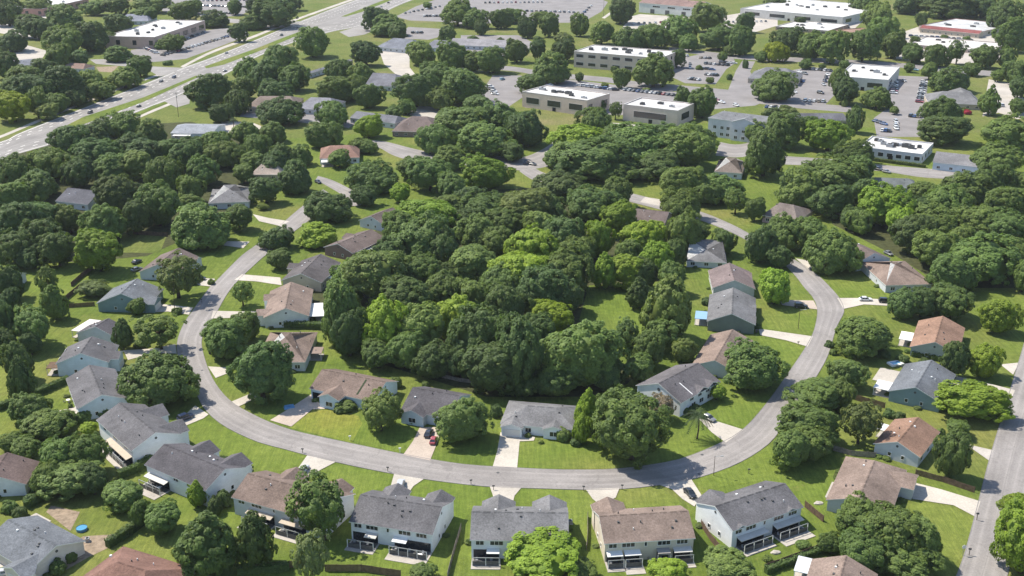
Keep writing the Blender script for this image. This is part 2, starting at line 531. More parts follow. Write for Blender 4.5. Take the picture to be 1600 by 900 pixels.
# lane lines on the highway
def lane(fr, dash=True, w=0.22, i0=2, i1=112):
    a = resample(smooth_line([G(*p) for p in HL]), 120)
    b = resample(smooth_line([G(*p) for p in HR]), 120)
    line = [p.lerp(q, fr) for p, q in zip(a, b)]
    line = resample(line, 400)
    mb = MB()
    for i in range(20, 380):
        if dash and i % 3: continue
        p, q = line[i], line[i + 1]
        t = (q - p).normalized(); nn = Vector((-t.y, t.x, 0)) * w
        q4 = [p - nn, q - nn, q + nn, p + nn]
        mb.poly([(v.x, v.y, 0.06) for v in q4])
    return structure(part("lane_line", mb, M_LINE, None))
for fr, d in ((0.04, False), (0.16, True), (0.28, True), (0.72, True), (0.84, True), (0.96, False)):
    lane(fr, d)

LOTS = [
    ("parking_lot", M_LOT, [(205, 78), (240, 72), (320, 48), (345, 44), (380, 45), (390, 55), (345, 72), (290, 92), (240, 97), (200, 92)]),
    ("parking_lot", M_LOT, [(232, -12), (300, -14), (400, -10), (405, 8), (375, 25), (330, 27), (270, 22), (232, 10)]),
    ("parking_lot", M_LOT, [(618, 26), (650, 10), (690, -4), (760, -6), (920, -8), (950, 3), (940, 18), (910, 35), (860, 36), (800, 32), (740, 40), (690, 34), (640, 32)]),
    ("parking_lot", M_PALE, [(972, 44), (985, 26), (1000, 22), (1095, 28), (1090, 42), (1050, 50), (990, 52)]),
    ("parking_lot", M_LOT, [(1040, 92), (1078, 88), (1100, 84), (1145, 90), (1150, 98), (1135, 108), (1118, 132), (1070, 130), (1045, 118)]),
    ("parking_lot", M_LOT, [(820, 168), (835, 120), (870, 122), (1075, 146), (1085, 160), (1060, 178), (960, 180), (900, 176)]),
    ("parking_lot", M_LOT, [(1138, 140), (1150, 110), (1160, 95), (1180, 96), (1172, 112), (1190, 140), (1215, 150), (1180, 165), (1100, 172), (1105, 160)]),
    ("parking_lot", M_LOT, [(1228, 112), (1255, 106), (1320, 112), (1312, 140), (1290, 163), (1240, 163), (1215, 150), (1225, 130)]),
    ("parking_lot", M_LOT, [(1392, 118), (1450, 120), (1448, 150), (1442, 172), (1448, 214), (1370, 214), (1365, 185), (1385, 170), (1380, 160)]),
    ("parking_lot", M_PALE, [(1545, 124), (1585, 132), (1600, 155), (1640, 175), (1590, 186), (1560, 176), (1535, 182), (1540, 150)]),
    ("parking_lot", M_PALE, [(1405, 52), (1440, 40), (1530, 46), (1560, 60), (1580, 92), (1500, 100), (1400, 92)]),
    ("parking_lot", M_PALE, [(1315, 12), (1355, 12), (1360, 22), (1335, 45), (1325, 80), (1315, 50)]),
    ("parking_lot", M_LOT, [(638, 42), (690, 45), (700, 54), (670, 62), (620, 60)]),
    ("parking_lot", M_PALE, [(590, 72), (640, 76), (640, 105), (650, 118), (625, 122), (600, 100)]),
    ("parking_lot", M_LOT, [(770, 118), (815, 118), (820, 150), (790, 170), (740, 160), (760, 132)]),
    ("parking_lot", M_PALE, [(-20, 88), (40, 70), (75, 80), (65, 92), (25, 106), (-20, 110)]),
    ("parking_lot", M_PALE, [(-10, 22), (40, 12), (60, 18), (120, 24), (140, 40), (60, 62), (-10, 50)]),
    ("parking_lot", M_PALE, [(1110, 28), (1160, 20), (1215, 28), (1215, 40), (1140, 62), (1105, 50)]),
    ("parking_lot", M_LOT, [(720, 55), (810, 55), (840, 70), (810, 90), (720, 80)]),
    ("parking_lot", M_PALE, [(640, 165), (700, 168), (720, 180), (690, 188), (640, 180)]),
    ("parking_lot", M_PALE, [(690, 205), (740, 198), (760, 206), (730, 218), (695, 216)]),
    ("parking_lot", M_LOT, [(380, 168), (470, 172), (560, 190), (545, 200), (460, 190), (375, 182)]),
    ("parking_lot", M_PALE, [(345, 188), (395, 192), (430, 205), (405, 213), (350, 208)]),
    ("parking_lot", M_PALE, [(930, 190), (1005, 195), (1000, 206), (965, 210), (925, 202)]),
]
for i, (nm, m, pts) in enumerate(LOTS):
    tri_sheet(nm, pts, 0.03 + 0.0005 * i, m)

DRIVES = [
    (M_CONC, [(480, 712), (525, 722), (500, 735), (475, 753), (460, 740)]),
    (M_CONC, [(616, 740), (662, 749), (646, 760), (632, 780), (610, 762)]),
    (M_CONC, [(765, 760), (815, 762), (804, 775), (800, 792), (772, 780)]),
    (M_CONC, [(915, 765), (968, 763), (962, 778), (938, 790), (926, 780)]),
    (M_CONC, [(1030, 758), (1080, 749), (1096, 774), (1085, 792), (1066, 780), (1050, 765)]),
    (M_PINKCONC, [(487, 616), (500, 632), (519, 634), (517, 639), (488, 640), (455, 667), (422, 657), (450, 640)]),
    (M_PINKCONC, [(656, 668), (690, 668), (684, 690), (672, 720), (630, 711), (645, 690)]),
    (M_CONC, [(782, 676), (816, 676), (836, 684), (834, 689), (812, 690), (808, 732), (770, 729), (777, 705)]),
    (M_CONC, [(1092, 655), (1106, 655), (1124, 660), (1162, 672), (1134, 692), (1112, 676)]),
    (M_PINKCONC, [(1218, 469), (1271, 470), (1278, 484), (1222, 477)]),
    (M_CONC, [(1185, 514), (1200, 516), (1270, 526), (1262, 542), (1228, 532), (1188, 524)]),
    (M_CONC, [(1308, 466), (1345, 466), (1392, 469), (1386, 478), (1350, 476), (1318, 483)]),
    (M_CONC, [(1243, 404), (1277, 410), (1288, 418), (1262, 420)]),
    (M_CONC, [(1430, 755), (1470, 765), (1532, 784), (1524, 808), (1490, 790), (1425, 780)]),
    (M_CONC, [(1494, 588), (1530, 596), (1586, 610), (1580, 624), (1535, 610), (1490, 600)]),
    (M_CONC, [(1563, 570), (1592, 567), (1583, 586)]),
    (M_PALE, [(1508, 694), (1552, 704), (1545, 720), (1525, 706)]),
    (M_CONC, [(240, 474), (302, 481), (295, 492), (262, 487), (232, 489)]),
    (M_CONC, [(193, 548), (240, 545), (274, 538), (276, 553), (240, 552), (200, 563)]),
    (M_CONC, [(300, 434), (336, 436), (330, 448), (310, 446)]),
    (M_CONC, [(345, 377), (390, 378), (380, 388), (350, 384)]),
    (M_CONC, [(278, 660), (290, 648), (305, 634), (326, 648), (318, 654), (287, 667)]),
    (M_CONC, [(325, 573), (362, 575), (355, 584), (337, 591)]),
    (M_CONC, [(333, 486), (370, 487), (410, 487), (412, 497), (370, 497), (330, 498)]),
    (M_CONC, [(378, 429), (438, 434), (440, 446), (400, 440), (366, 438)]),
    (M_CONC, [(362, 628), (395, 614), (402, 622), (372, 636)]),
    (M_CONC, [(395, 335), (420, 341), (452, 346), (440, 354), (405, 346)]),
    (M_CONC, [(-5, 875), (25, 868), (40, 885), (30, 900), (-5, 905)]),
    (M_PALE, [(1008, 308), (1032, 312), (1030, 322), (1000, 316)]),
]
for i, (m, pts) in enumerate(DRIVES):
    tri_sheet("driveway", pts, 0.115 + 0.0005 * i, m)

# lawns: mown grass sheets, thinner and greener than the rough ground
LAWNS = [
    (M_DRYLAWN, [(452, 668), (488, 641), (520, 640), (560, 650), (566, 662), (550, 692)]),
    (M_LAWN, [(553, 691), (568, 662), (600, 650), (650, 660), (648, 690), (630, 709)]),
    (M_LAWN, [(812, 690), (960, 690), (1060, 690), (1098, 660), (1130, 688), (1066, 714), (1020, 724), (960, 732), (880, 732), (810, 730)]),
    (M_LAWN, [(285, 664), (318, 655), (350, 668), (400, 691), (477, 713), (456, 735), (410, 738), (350, 706), (300, 690)]),
    (M_LAWN, [(500, 737), (526, 724), (614, 742), (606, 760), (560, 775), (510, 770), (485, 755)]),
    (M_LAWN, [(635, 780), (650, 760), (664, 750), (766, 762), (760, 785), (735, 800), (700, 850), (690, 800)]),
    (M_LAWN, [(806, 785), (818, 763), (912, 767), (928, 790), (925, 850), (900, 840), (880, 790)]),
    (M_LAWN, [(964, 780), (970, 765), (1030, 760), (1062, 783), (1075, 800), (1040, 790), (985, 795)]),
    (M_LAWN, [(1080, 750), (1150, 727), (1202, 696), (1230, 720), (1290, 740), (1330, 740), (1310, 775), (1280, 800), (1240, 790), (1200, 750), (1130, 760), (1098, 772)]),
    (M_LAWN, [(1330, 440), (1370, 425), (1390, 466), (1346, 465), (1308, 465), (1298, 448), (1275, 428)]),
    (M_LAWN, [(1425, 783), (1490, 793), (1523, 810), (1502, 872), (1470, 900), (1400, 880)]),
    (M_LAWN, [(1192, 486), (1222, 479), (1276, 486), (1270, 524), (1200, 514)]),
    (M_LAWN, [(1186, 528), (1228, 534), (1260, 543), (1236, 572), (1200, 560)]),
    (M_LAWN, [(1100, 650), (1125, 600), (1150, 610), (1196, 632), (1162, 670), (1126, 658)]),
    (M_LAWN, [(170, 870), (250, 800), (300, 760), (360, 790), (440, 835), (430, 900), (250, 880)]),
    (M_LAWN, [(490, 860), (550, 820), (700, 840), (700, 900), (560, 890)]),
    (M_LAWN, [(0, 620), (60, 600), (110, 600), (105, 640), (60, 660), (0, 680)]),
    (M_LAWN, [(0, 560), (40, 560), (70, 540), (72, 590), (0, 615)]),
    (M_LAWN, [(925, 455), (990, 460), (1020, 510), (1010, 530), (960, 505), (930, 480)]),
    (M_LAWN, [(480, 520), (530, 520), (545, 560), (520, 570), (490, 565)]),
    (M_LAWN, [(30, 420), (140, 420), (130, 450), (80, 470), (30, 450)]),
]
for i, (m, pts) in enumerate(LAWNS):
    tri_sheet("lawn", pts, 0.02 + 0.0006 * i, m)
tri_sheet("rough_grass", [(-400, 320), (60, 240), (300, 225), (640, 205), (1000, 190), (1400, 200), (2100, 240), (1900, -20), (1300, -60), (300, -60), (-500, -20)], 0.005, M_SCRUB)
tri_sheet("woodland_floor", [(480, 440), (560, 400), (600, 340), (700, 300), (900, 290), (960, 310), (1050, 340), (1060, 400), (1030, 440), (920, 446), (905, 500), (950, 560), (1000, 578), (980, 600), (920, 620), (760, 620), (600, 570), (540, 540), (490, 510)], 0.01, M_SHADED_LITTER)
tri_sheet("woodland_floor", [(-60, 260), (120, 200), (300, 190), (420, 240), (400, 300), (340, 350), (230, 400), (120, 410), (-60, 400)], 0.012, M_SHADED_LITTER)
tri_sheet("woodland_floor", [(1290, 290), (1420, 300), (1640, 290), (1640, 450), (1480, 450), (1400, 400), (1300, 350)], 0.014, M_SHADED_LITTER)
tri_sheet("bare_soil", [(85, 868), (130, 838), (180, 835), (182, 850), (140, 870), (95, 895)], 0.034, M_DIRT)
tri_sheet("bare_soil", [(80, 790), (125, 800), (110, 830), (72, 800)], 0.035, M_DIRT)
tri_sheet("bare_soil", [(190, 365), (262, 365), (250, 395), (185, 395)], 0.036, M_SCRUB)
tri_sheet("bare_soil", [(150, 105), (185, 103), (175, 113), (155, 112)], 0.037, M_DIRT)
# ---------------------------------------------------------------- houses
HOUSES = []
LANDMARKS = []           # (ground point, radius, short description) for telling trees apart

def solve(fn, lo, hi, target, n=160):
    best = None
    for i in range(n + 1):
        v = lo + (hi - lo) * i / n
        q = proj(fn(v))
        e = (q[0] - target[0]) ** 2 + (q[1] - target[1]) ** 2
        if best is None or e < best[0]:
            best = (e, v)
    return best[1]

class House:
    """ridge along local X (0..L), width along local Y (0..W), eaves at h, ridge at h + rise"""
    def __init__(s, name, label, cat, typ, A, B, Rp, h=3.0, pitch=0.42, side='b', group=None, far=None, ref=None):
        a, b = G(*A, h), G(*B, h)
        u = (b - a); u.z = 0
        wab = u.length; u.normalize()
        v = Vector((-u.y, u.x, 0))
        if typ == 'E':
            base = a if side == 'a' else b
            s.W = solve(lambda D: base + v * (D / 2) + Vector((0, 0, pitch * D / 2)), 5, 30, Rp) if Rp else far
            s.L = wab
            org = a; ang = math.atan2(u.y, u.x)
        else:
            m = (a + b) / 2 + Vector((0, 0, pitch * wab / 2))
            s.L = solve(lambda D: m + v * D, 6, 60, Rp) if Rp else far
            s.W = wab
            org = b; ang = math.atan2(v.y, v.x)
        s.typ = typ; s.h = h; s.pitch = pitch
        s.rise = pitch * s.W / 2
        s.o, s.g = 0.45, 0.3
        s.root = empty(name, (org.x, org.y, 0), ang)
        s.M = Matrix.Translation((org.x, org.y, 0)) @ Matrix.Rotation(ang, 4, 'Z'); HOUSES.append(s)
        tag(s.root, label, cat, group)
        c = s.M @ Vector((s.L / 2, s.W / 2, 0))
        s.c = Vector((c.x, c.y, 0))
        if ref:
            LANDMARKS.append((s.c, max(s.L, s.W) / 2, ref))

    def zroof(s, y):
        return s.h + s.pitch * min(y, s.W - y)

    def build(s, roofcol, wallcol, hip=(0, 0), wings=(), vents=6, ridge=True):
        L, W, h, o, g = s.L, s.W, s.h, s.o, s.g
        zr = h + s.rise
        t = 0.2
        i0, i1 = hip[0] * W / 2, hip[1] * W / 2
        r0, r1 = (i0, W / 2, zr), (L - i1, W / 2, zr)
        e = [(0, 0, h), (L, 0, h), (L, W, h), (0, W, h)]
        mb = MB()
        dn = lambda pts: [(p[0], p[1], p[2] - t) for p in pts]
        # one closed shell: two slopes, hips or gable edges, fascia, soffit
        mb.poly([e[0], e[1], r1, r0]); mb.poly([e[2], e[3], r0, r1])
        d = dn(e); dr0, dr1 = dn([r0])[0], dn([r1])[0]
        mb.poly([d[1], d[0], dr0, dr1], 1); mb.poly([d[3], d[2], dr1, dr0], 1)
        mb.poly([d[0], d[1], e[1], e[0]], 1); mb.poly([d[2], d[3], e[3], e[2]], 1)
        for (p, q, rr, hp) in ((3, 0, (r0, dr0), hip[0]), (1, 2, (r1, dr1), hip[1])):
            if hp:
                mb.poly([e[p], e[q], rr[0]]); mb.poly([d[q], d[p], rr[1]], 1)
                mb.poly([d[p], d[q], e[q], e[p]], 1)
            else:
                mb.poly([d[q], e[q], rr[0], rr[1]], 1); mb.poly([d[p], rr[1], rr[0], e[p]], 1)
        roof = part("roof", mb, [M_ROOF, M_TRIM], s.root, roofcol)
        # walls
        mb = MB()
        zw = h - t - 0.02 + s.pitch * o
        za = zr - t - 0.02
        x0, x1, y0, y1 = g, L - g, o, W - o
        b_ = [(x0, y0), (x1, y0), (x1, y1), (x0, y1)]
        if hip[0]: zw0 = h - t
        mb.poly([(x0, y0, 0), (x1, y0, 0), (x1, y0, zw), (x0, y0, zw)])
        mb.poly([(x1, y1, 0), (x0, y1, 0), (x0, y1, zw), (x1, y1, zw)])
        top0 = [] if hip[0] else [(x0, W / 2, za)]
        top1 = [] if hip[1] else [(x1, W / 2, za)]
        mb.poly([(x0, y1, 0), (x0, y0, 0), (x0, y0, zw)] + top0 + [(x0, y1, zw)])
        mb.poly([(x1, y0, 0), (x1, y1, 0), (x1, y1, zw)] + top1 + [(x1, y0, zw)])
        s.wall = part("wall", mb, M_WALL, s.root, wallcol)
        s.roof = roof
        s.wallcol, s.roofcol = wallcol, roofcol
        if ridge:
            mb = MB()
            n = max(3, int((L - i0 - i1) / 2.2))
            for k in range(n):
                xa = i0 + (L - i0 - i1) * (k + 0.08) / n
                xb = i0 + (L - i0 - i1) * (k + 0.8) / n
                hw = 0.28
                zz = zr - s.pitch * hw + 0.03
                mb.poly([(xa, W / 2 - hw, zz), (xb, W / 2 - hw, zz), (xb, W / 2, zr + 0.05), (xa, W / 2, zr + 0.05)])
                mb.poly([(xa, W / 2, zr + 0.05), (xb, W / 2, zr + 0.05), (xb, W / 2 + hw, zz), (xa, W / 2 + hw, zz)])
            part("ridge_vent", mb, M_ROOF, roof, tuple(c * 0.72 for c in roofcol))
        rnd = random.Random(int(L * 1000 + W * 77))
        for k in range(vents):
            x = rnd.uniform(0.15, 0.85) * L
            y = W * rnd.choice((0.5 - rnd.uniform(.06, .3), 0.5 + rnd.uniform(.06, .3)))
            z = s.zroof(y)
            mb = MB()
            white = rnd.random() < 0.4
            if rnd.random() < 0.5:
                mb.tube((x, y, z - 0.1), (x, y, z + 0.5), 0.11 if white else 0.14, n=7)
            else:
                mb.box(x - .22, y - .22, z - 0.15, x + .22, y + .22, z + 0.26)
            part("roof_vent", mb, M_VENTW if white else M_VENT, roof)
        for wg in wings:
            s.wing(*wg)
        return s

    def wing(s, side, tc, w, p, garage=True, window=False, pitch=None, mat=None):
        """cross gable centred at fraction tc of the ridge, w wide, reaching p beyond the eave; side 'n' (y=0) or 'f' (y=W)"""
        pt = pitch or s.pitch
        W, h = s.W, s.h
        xm = tc * s.L
        xa, xb = xm - w / 2, xm + w / 2
        rz = min(pt * w / 2, s.rise * 0.97)
        zr = h + rz
        yi = rz / s.pitch                       # ridge dies into the main slope here
        f = (lambda y: y) if side == 'n' else (lambda y: W - y)
        t = 0.2
        mb = MB()
        def add(pts, m=0):
            q = [(x, f(y), z) for x, y, z in pts]
            if side == 'f': q.reverse()
            mb.poly(q, m)
        dz = 0.012
        L_ = [(xa, -p, h + dz), (xm, -p, zr + dz), (xm, yi + 0.25, zr + dz), (xa, 0.03, h + dz)]
        R_ = [(xm, -p, zr + dz), (xb, -p, h + dz), (xb, 0.03, h + dz), (xm, yi + 0.25, zr + dz)]
        add(list(reversed(L_)) if False else [L_[0], L_[1], L_[2], L_[3]]); add(R_)
        lo = lambda P: [(x, y, z - t) for x, y, z in P]
        add(list(reversed(lo(L_))), 1); add(list(reversed(lo(R_))), 1)
        for P, Q in ((L_[0], L_[1]), (R_[0], R_[1]), ):
            add([(P[0], P[1], P[2] - t), (Q[0], Q[1], Q[2] - t), Q, P], 1)
        add([lo(L_)[3], lo(L_)[0], L_[0], L_[3]], 1); add([lo(R_)[1], lo(R_)[2], R_[2], R_[1]], 1)
        part("wing_roof", mb, [M_ROOF, M_TRIM], s.root, s.roofcol)
        if p > 0.8:
            mb = MB()
            q = 0.35
            ya, yb = -p + 0.3, s.o + 0.05
            zw = h - t - 0.02 + (rz / (w / 2)) * q
            za = zr - t - 0.02
            def addw(pts):
                k = [(x, f(y), z) for x, y, z in pts]
                if side == 'f': k.reverse()
                mb.poly(k)
            addw([(xa + q, ya, 0), (xb - q, ya, 0), (xb - q, ya, zw), (xm, ya, za), (xa + q, ya, zw)])
            addw([(xa + q, yb, 0), (xa + q, ya, 0), (xa + q, ya, zw), (xa + q, yb, zw)])
            addw([(xb - q, ya, 0), (xb - q, yb, 0), (xb - q, yb, zw), (xb - q, ya, zw)])
            part("wing_wall", mb, M_WALL, s.root, s.wallcol)
            y = f(ya); sg = -1 if side == 'n' else 1
            if garage:
                gw = min(5.0, w - 1.6)
                mb = MB()
                mb.box(xm - gw / 2, y, 0.02, xm + gw / 2, y + sg * 0.05, 2.3)
                for k in range(4):
                    mb.box(xm - gw / 2 + .1, y + sg * 0.052, 0.1 + k * .55, xm + gw / 2 - .1, y + sg * 0.075, 0.55 + k * .55)
                part("garage_door", mb, M_DOOR, s.root)
            if window:
                s.panel(xm - 1.0, xm + 1.0, y, sg, 0.9, 2.2)

    # windows on the four walls; side n (y=0), f (y=W), 0 (x=0), 1 (x=L)
    def panel(s, a, b, at, sg, z0, z1, axis='x', bars=1):
        def bx(mb, p, q, d0, d1, lo, hi, m=0):
            if axis == 'x': mb.box(p, at + sg * d0, lo, q, at + sg * d1, hi, m)
            else: mb.box(at + sg * d0, p, lo, at + sg * d1, q, hi, m)
        fr = MB()
        k = 0.09
        bx(fr, a - k, a, 0.002, 0.08, z0 - k, z1 + k); bx(fr, b, b + k, 0.002, 0.08, z0 - k, z1 + k)
        bx(fr, a, b, 0.002, 0.08, z1, z1 + k); bx(fr, a, b, 0.002, 0.1, z0 - k, z0)
        for j in range(1, bars + 1):
            c = a + (b - a) * j / (bars + 1)
            bx(fr, c - 0.04, c + 0.04, 0.002, 0.08, z0, z1)
        w = part("window", fr, M_TRIM, s.root)
        gl = MB()
        bx(gl, a, b, 0.003, 0.04, z0, z1)
        part("pane", gl, M_GLASS, w)

    def window(s, side, c, w, z0, z1, bars=1):
        if side == 'n': s.panel(c - w / 2, c + w / 2, s.o, -1, z0, z1, 'x', bars)
        elif side == 'f': s.panel(c - w / 2, c + w / 2, s.W - s.o, 1, z0, z1, 'x', bars)
        elif side == '0': s.panel(c - w / 2, c + w / 2, s.g, -1, z0, z1, 'y', bars)
        else: s.panel(c - w / 2, c + w / 2, s.L - s.g, 1, z0, z1, 'y', bars)

    def windows(s, sides="nf01", two=None):
        two = s.h > 4 if two is None else two
        for sd in sides:
            if sd in 'nf':
                n = max(2, int(s.L / 5))
                for k in range(n):
                    c = s.L * (k + 0.5) / n
                    s.window(sd, c, 1.5, 0.9, 2.1)
                    if two: s.window(sd, c, 1.5, 3.4, 4.6)
            else:
                s.window(sd, s.W * 0.36, 0.7, 1.0, 2.0, 0)
                s.window(sd, s.W * 0.64, 0.8, 1.0, 2.0, 0)
                if s.rise > 1.8:
                    mb = MB()
                    x = s.g if sd == '0' else s.L - s.g
                    sg = -1 if sd == '0' else 1
                    zc = s.h + s.rise * 0.42
                    mb.tube((x + sg * 0.005, s.W / 2, zc), (x + sg * 0.07, s.W / 2, zc), 0.34, n=12)
                    part("gable_vent", mb, M_VENT, s.root)
        return s

    def door(s, side, c):
        mb = MB()
        if side == 'n': mb.box(c - .5, s.o - .05, 0.02, c + .5, s.o - .002, 2.1)
        elif side == 'f': mb.box(c - .5, s.W - s.o + .002, 0.02, c + .5, s.W - s.o + .05, 2.1)
        elif side == '0': mb.box(s.g - .05, c - .5, 0.02, s.g - .002, c + .5, 2.1)
        else: mb.box(s.L - s.g + .002, c - .5, 0.02, s.L - s.g + .05, c + .5, 2.1)
        d = part("door", mb, M_DOOR, s.root)
        return s

    def slab(s, name, x0, x1, y0, y1, z0, z1, mat, color=None):
        mb = MB(); mb.box(x0, y0, z0, x1, y1, z1)
        return part(name, mb, mat, s.root, color)

    def porch(s, xa, xb, depth=3.0, cloth=(0.72, 0.71, 0.68), screen=True, ztop=2.75, patio=1.2, awning=None, side='n', ad=1.7):
        """porch along the wall at y=0 or y=W: roof, posts, dark screens, paving"""
        Y = (lambda y: s.o - y) if side == 'n' else (lambda y: s.W - s.o + y)
        def box(mb, x0, x1, d0, d1, z0, z1):
            mb.box(x0, Y(d0), z0, x1, Y(d1), z1)
        mb = MB(); box(mb, xa - .3, xb + .3, -0.0 + 0.004, depth + patio, 0.02, 0.14)
        part("patio", mb, M_PALE, s.root)
        aw = awning or (xa, xb)
        mb = MB()
        ad = min(depth, ad)
        yA, yB = Y(0.004), Y(ad)
        top = [(aw[0], yB, ztop - .3), (aw[1], yB, ztop - .3), (aw[1], yA, ztop), (aw[0], yA, ztop)]
        if side == 'f': top.reverse()
        mb.solid(top, [(p[0], p[1], p[2] - .14) for p in top])
        part("awning", mb, M_CLOTH, s.root, cloth)
        n = max(2, int((xb - xa) / 2.2) + 1)
        for k in range(n):
            x = xa + (xb - xa) * k / (n - 1)
            zt = 2.098
            mb = MB(); box(mb, x - .07, x + .07, depth - .14, depth, 0.14, zt)
            part("porch_post", mb, M_TRIM, s.root)
        if screen:
            mb = MB(); box(mb, xa + .1, xb - .1, 0.006, 0.06, 0.16, 2.35)
            part("glass_door", mb, M_GLASS, s.root)
            mb = MB(); box(mb, xa + .08, xb - .08, depth - .1, depth - .06, 0.16, 1.25)
            part("porch_screen", mb, M_SCREEN, s.root)
            mb = MB(); box(mb, xa + .1, xb - .1, 0.1, depth - .16, 0.145, 0.17)  # dark sheet over the pale paving, porch shade put into its colour
            part("shaded_porch_floor", mb, M_SCREEN, s.root)
            mb = MB(); box(mb, xa - .07, xb + .07, depth - .13, depth - .01, 2.1, 2.24)
            part("porch_beam", mb, M_METAL, s.root)
            for k in range(int((xb - xa) / 1.6)):
                cx = xa + .9 + k * 1.6
                mb = MB(); box(mb, cx - .25, cx + .25, depth * .35, depth * .35 + .5, .5, .58)
                box(mb, cx - .25, cx + .25, depth * .35, depth * .35 + .06, .58, 1.05)
                for a in (-.22, .18):
                    for bb in (.02, .44): box(mb, cx + a, cx + a + .04, depth * .35 + bb, depth * .35 + bb + .04, .17, .5)
                part("porch_chair", mb, M_VENT if k % 2 else M_METAL, s.root)
        else:
            mb = MB(); box(mb, xa + .6, xb - .6, 0.006, 0.05, 0.14, 2.15)
            part("glass_door", mb, M_GLASS, s.root)
        return s

    def lean_to(s, side, a, b, depth, z, mat=None, col=(0.72, 0.71, 0.68), name="patio_cover"):
        """flat patio cover on posts against a wall: side 0/1/n/f"""
        mb = MB(); 
        o, g, L, W = s.o, s.g, s.L, s.W
        ext = {'n': (a, b, -depth, o), 'f': (a, b, W - o, W + depth), '0': (-depth, g, a, b), '1': (L - g, L + depth, a, b)}[side]
        mb.box(ext[0], ext[2], z, ext[1], ext[3], z + .15)
        c = part(name, mb, mat or M_CLOTH, s.root, col)
        for x in (ext[0] + .2, ext[1] - .2):
            for y in (ext[2] + .2, ext[3] - .2):
                mb = MB(); mb.box(x - .07, y - .07, 0, x + .07, y + .07, z - .002)
                part("porch_post", mb, M_TRIM, c)
        mb = MB(); mb.box(ext[0], ext[2], 0.02, ext[1], ext[3], 0.12)
        part("patio", mb, M_PALE, s.root)
        return s

    def patio(s, side, a, b, depth, mat=None):
        o, g, L, W = s.o, s.g, s.L, s.W
        ext = {'n': (a, b, -depth, o), 'f': (a, b, W - o, W + depth), '0': (-depth, g, a, b), '1': (L - g, L + depth, a, b)}[side]
        mb = MB(); mb.box(ext[0], ext[2], 0.02, ext[1], ext[3], 0.12)
        part("patio", mb, mat or M_PALE, s.root)
        return s

GREY = (0.135, 0.13, 0.135)
DGREY = (0.105, 0.098, 0.105)
PGREY = (0.18, 0.177, 0.18)
BGREY = (0.15, 0.16, 0.175)
BROWN = (0.185, 0.138, 0.115)
PBROWN = (0.235, 0.178, 0.148)
OBROWN = (0.265, 0.165, 0.118)
RBROWN = (0.20, 0.115, 0.09)
DBROWN = (0.15, 0.118, 0.108)
WHITE = (0.74, 0.75, 0.75)
CREAM = (0.62, 0.55, 0.44)
SKYW = (0.54, 0.62, 0.67)
TEAL = (0.20, 0.28, 0.29)
GREEN = (0.19, 0.21, 0.19)
BEIGE = (0.45, 0.38, 0.30)
BRICK = (0.20, 0.13, 0.11)
LGREY = (0.53, 0.55, 0.57)

def rear(H, porches, upper=((.10, 1.7), (.27, 2.8), (.46, .5), (.66, 2.8), (.86, 2.4))):
    """the two-storey back of a duplex: upper windows and two screened porches"""
    for t, w in upper:
        H.window('n', H.L * t, w, 3.55, 4.65, 2 if w > 2 else (1 if w > 1 else 0))
    for p in porches:
        H.porch(*p[:2], **p[2])

# ---- row along the bottom
H = House("duplex_house", "long dark grey roofed white duplex between the leafy sparse tree and the grey yard fence", "house", 'E', (545, 815), (676, 836), (692, 792), h=5.0, side='b', ref="the white duplex by the grey fence")
L = H.L
H.build(GREY, WHITE, wings=(('f', .29, L * .33, 2.0, True, False, .5), ('f', .83, L * .34, 2.0, True, False, .5)), vents=8)
rear(H, [(L * .03, L * .34, dict(depth=3.2, awning=(L * .2, L * .34), cloth=(0.56, 0.53, 0.48))), (L * .53, L * .97, dict(depth=3.2, awning=(L * .53, L * .70), patio=2.2))])
H.windows("f01")
H = House("duplex_house", "grey roofed duplex whose back is half hidden by a round bright tree", "house", 'E', (734, 844), (889, 846), (889, 801), h=5.0, side='b', ref="the half hidden grey duplex")
L = H.L
H.build(PGREY, WHITE, wings=(('f', .27, L * .36, 2.0, True, False, .5), ('f', .81, L * .37, 2.0, True, False, .5)), vents=8)
rear(H, [(L * .03, L * .3, dict(depth=3.0, awning=(L * .17, L * .3))), (L * .6, L * .95, dict(depth=3.0))])
H.windows("f01")
H = House("duplex_house", "brown roofed cream duplex with two white awnings over its rear patio", "house", 'E', (944, 850), (1087, 841), (1072, 799), h=5.0, side='b', ref="the brown roofed cream duplex")
L = H.L
H.build(PBROWN, CREAM, wings=(('f', .18, L * .38, 2.6, True, False, .48),), vents=9)
rear(H, [(L * .03, L * .2, dict(depth=2.8)), (L * .22, L * .40, dict(depth=2.8, patio=2.5)), (L * .58, L * .72, dict(depth=1.8, cloth=(0.3, 0.28, 0.26))), (L * .76, L * .96, dict(depth=2.6, cloth=(0.56, 0.53, 0.48), patio=1.6))])
H.windows("f01")
H = House("duplex_house", "white duplex under a slanted dark grey roof with a black car on its drive", "house", 'E', (1145, 830), (1256, 792), (1230, 753), h=5.0, side='b', ref="the slanted white duplex with the black car")
L = H.L
H.build(GREY, WHITE, wings=(('f', .21, L * .4, .9, True, False, .46), ('n', .13, 3.0, .05), ('n', .83, 3.0, .05)), vents=8)
rear(H, [(L * .08, L * .47, dict(depth=3.0, cloth=(0.56, 0.53, 0.48))), (L * .58, L * .97, dict(depth=3.0, cloth=(0.56, 0.53, 0.48), patio=2.4))])
H.windows("f01")
H = House("duplex_house", "brown roofed duplex partly behind the tall sparse leafy tree", "house", 'E', (361, 777), (505, 817), (386, 738), h=4.8, side='a', ref="the brown duplex with beige awnings")
L = H.L
H.build(BROWN, LGREY, wings=(('f', .3, L * .27, 2.2, True, False, .5), ('f', .8, L * .27, 2.2, True, False, .5)), vents=8)
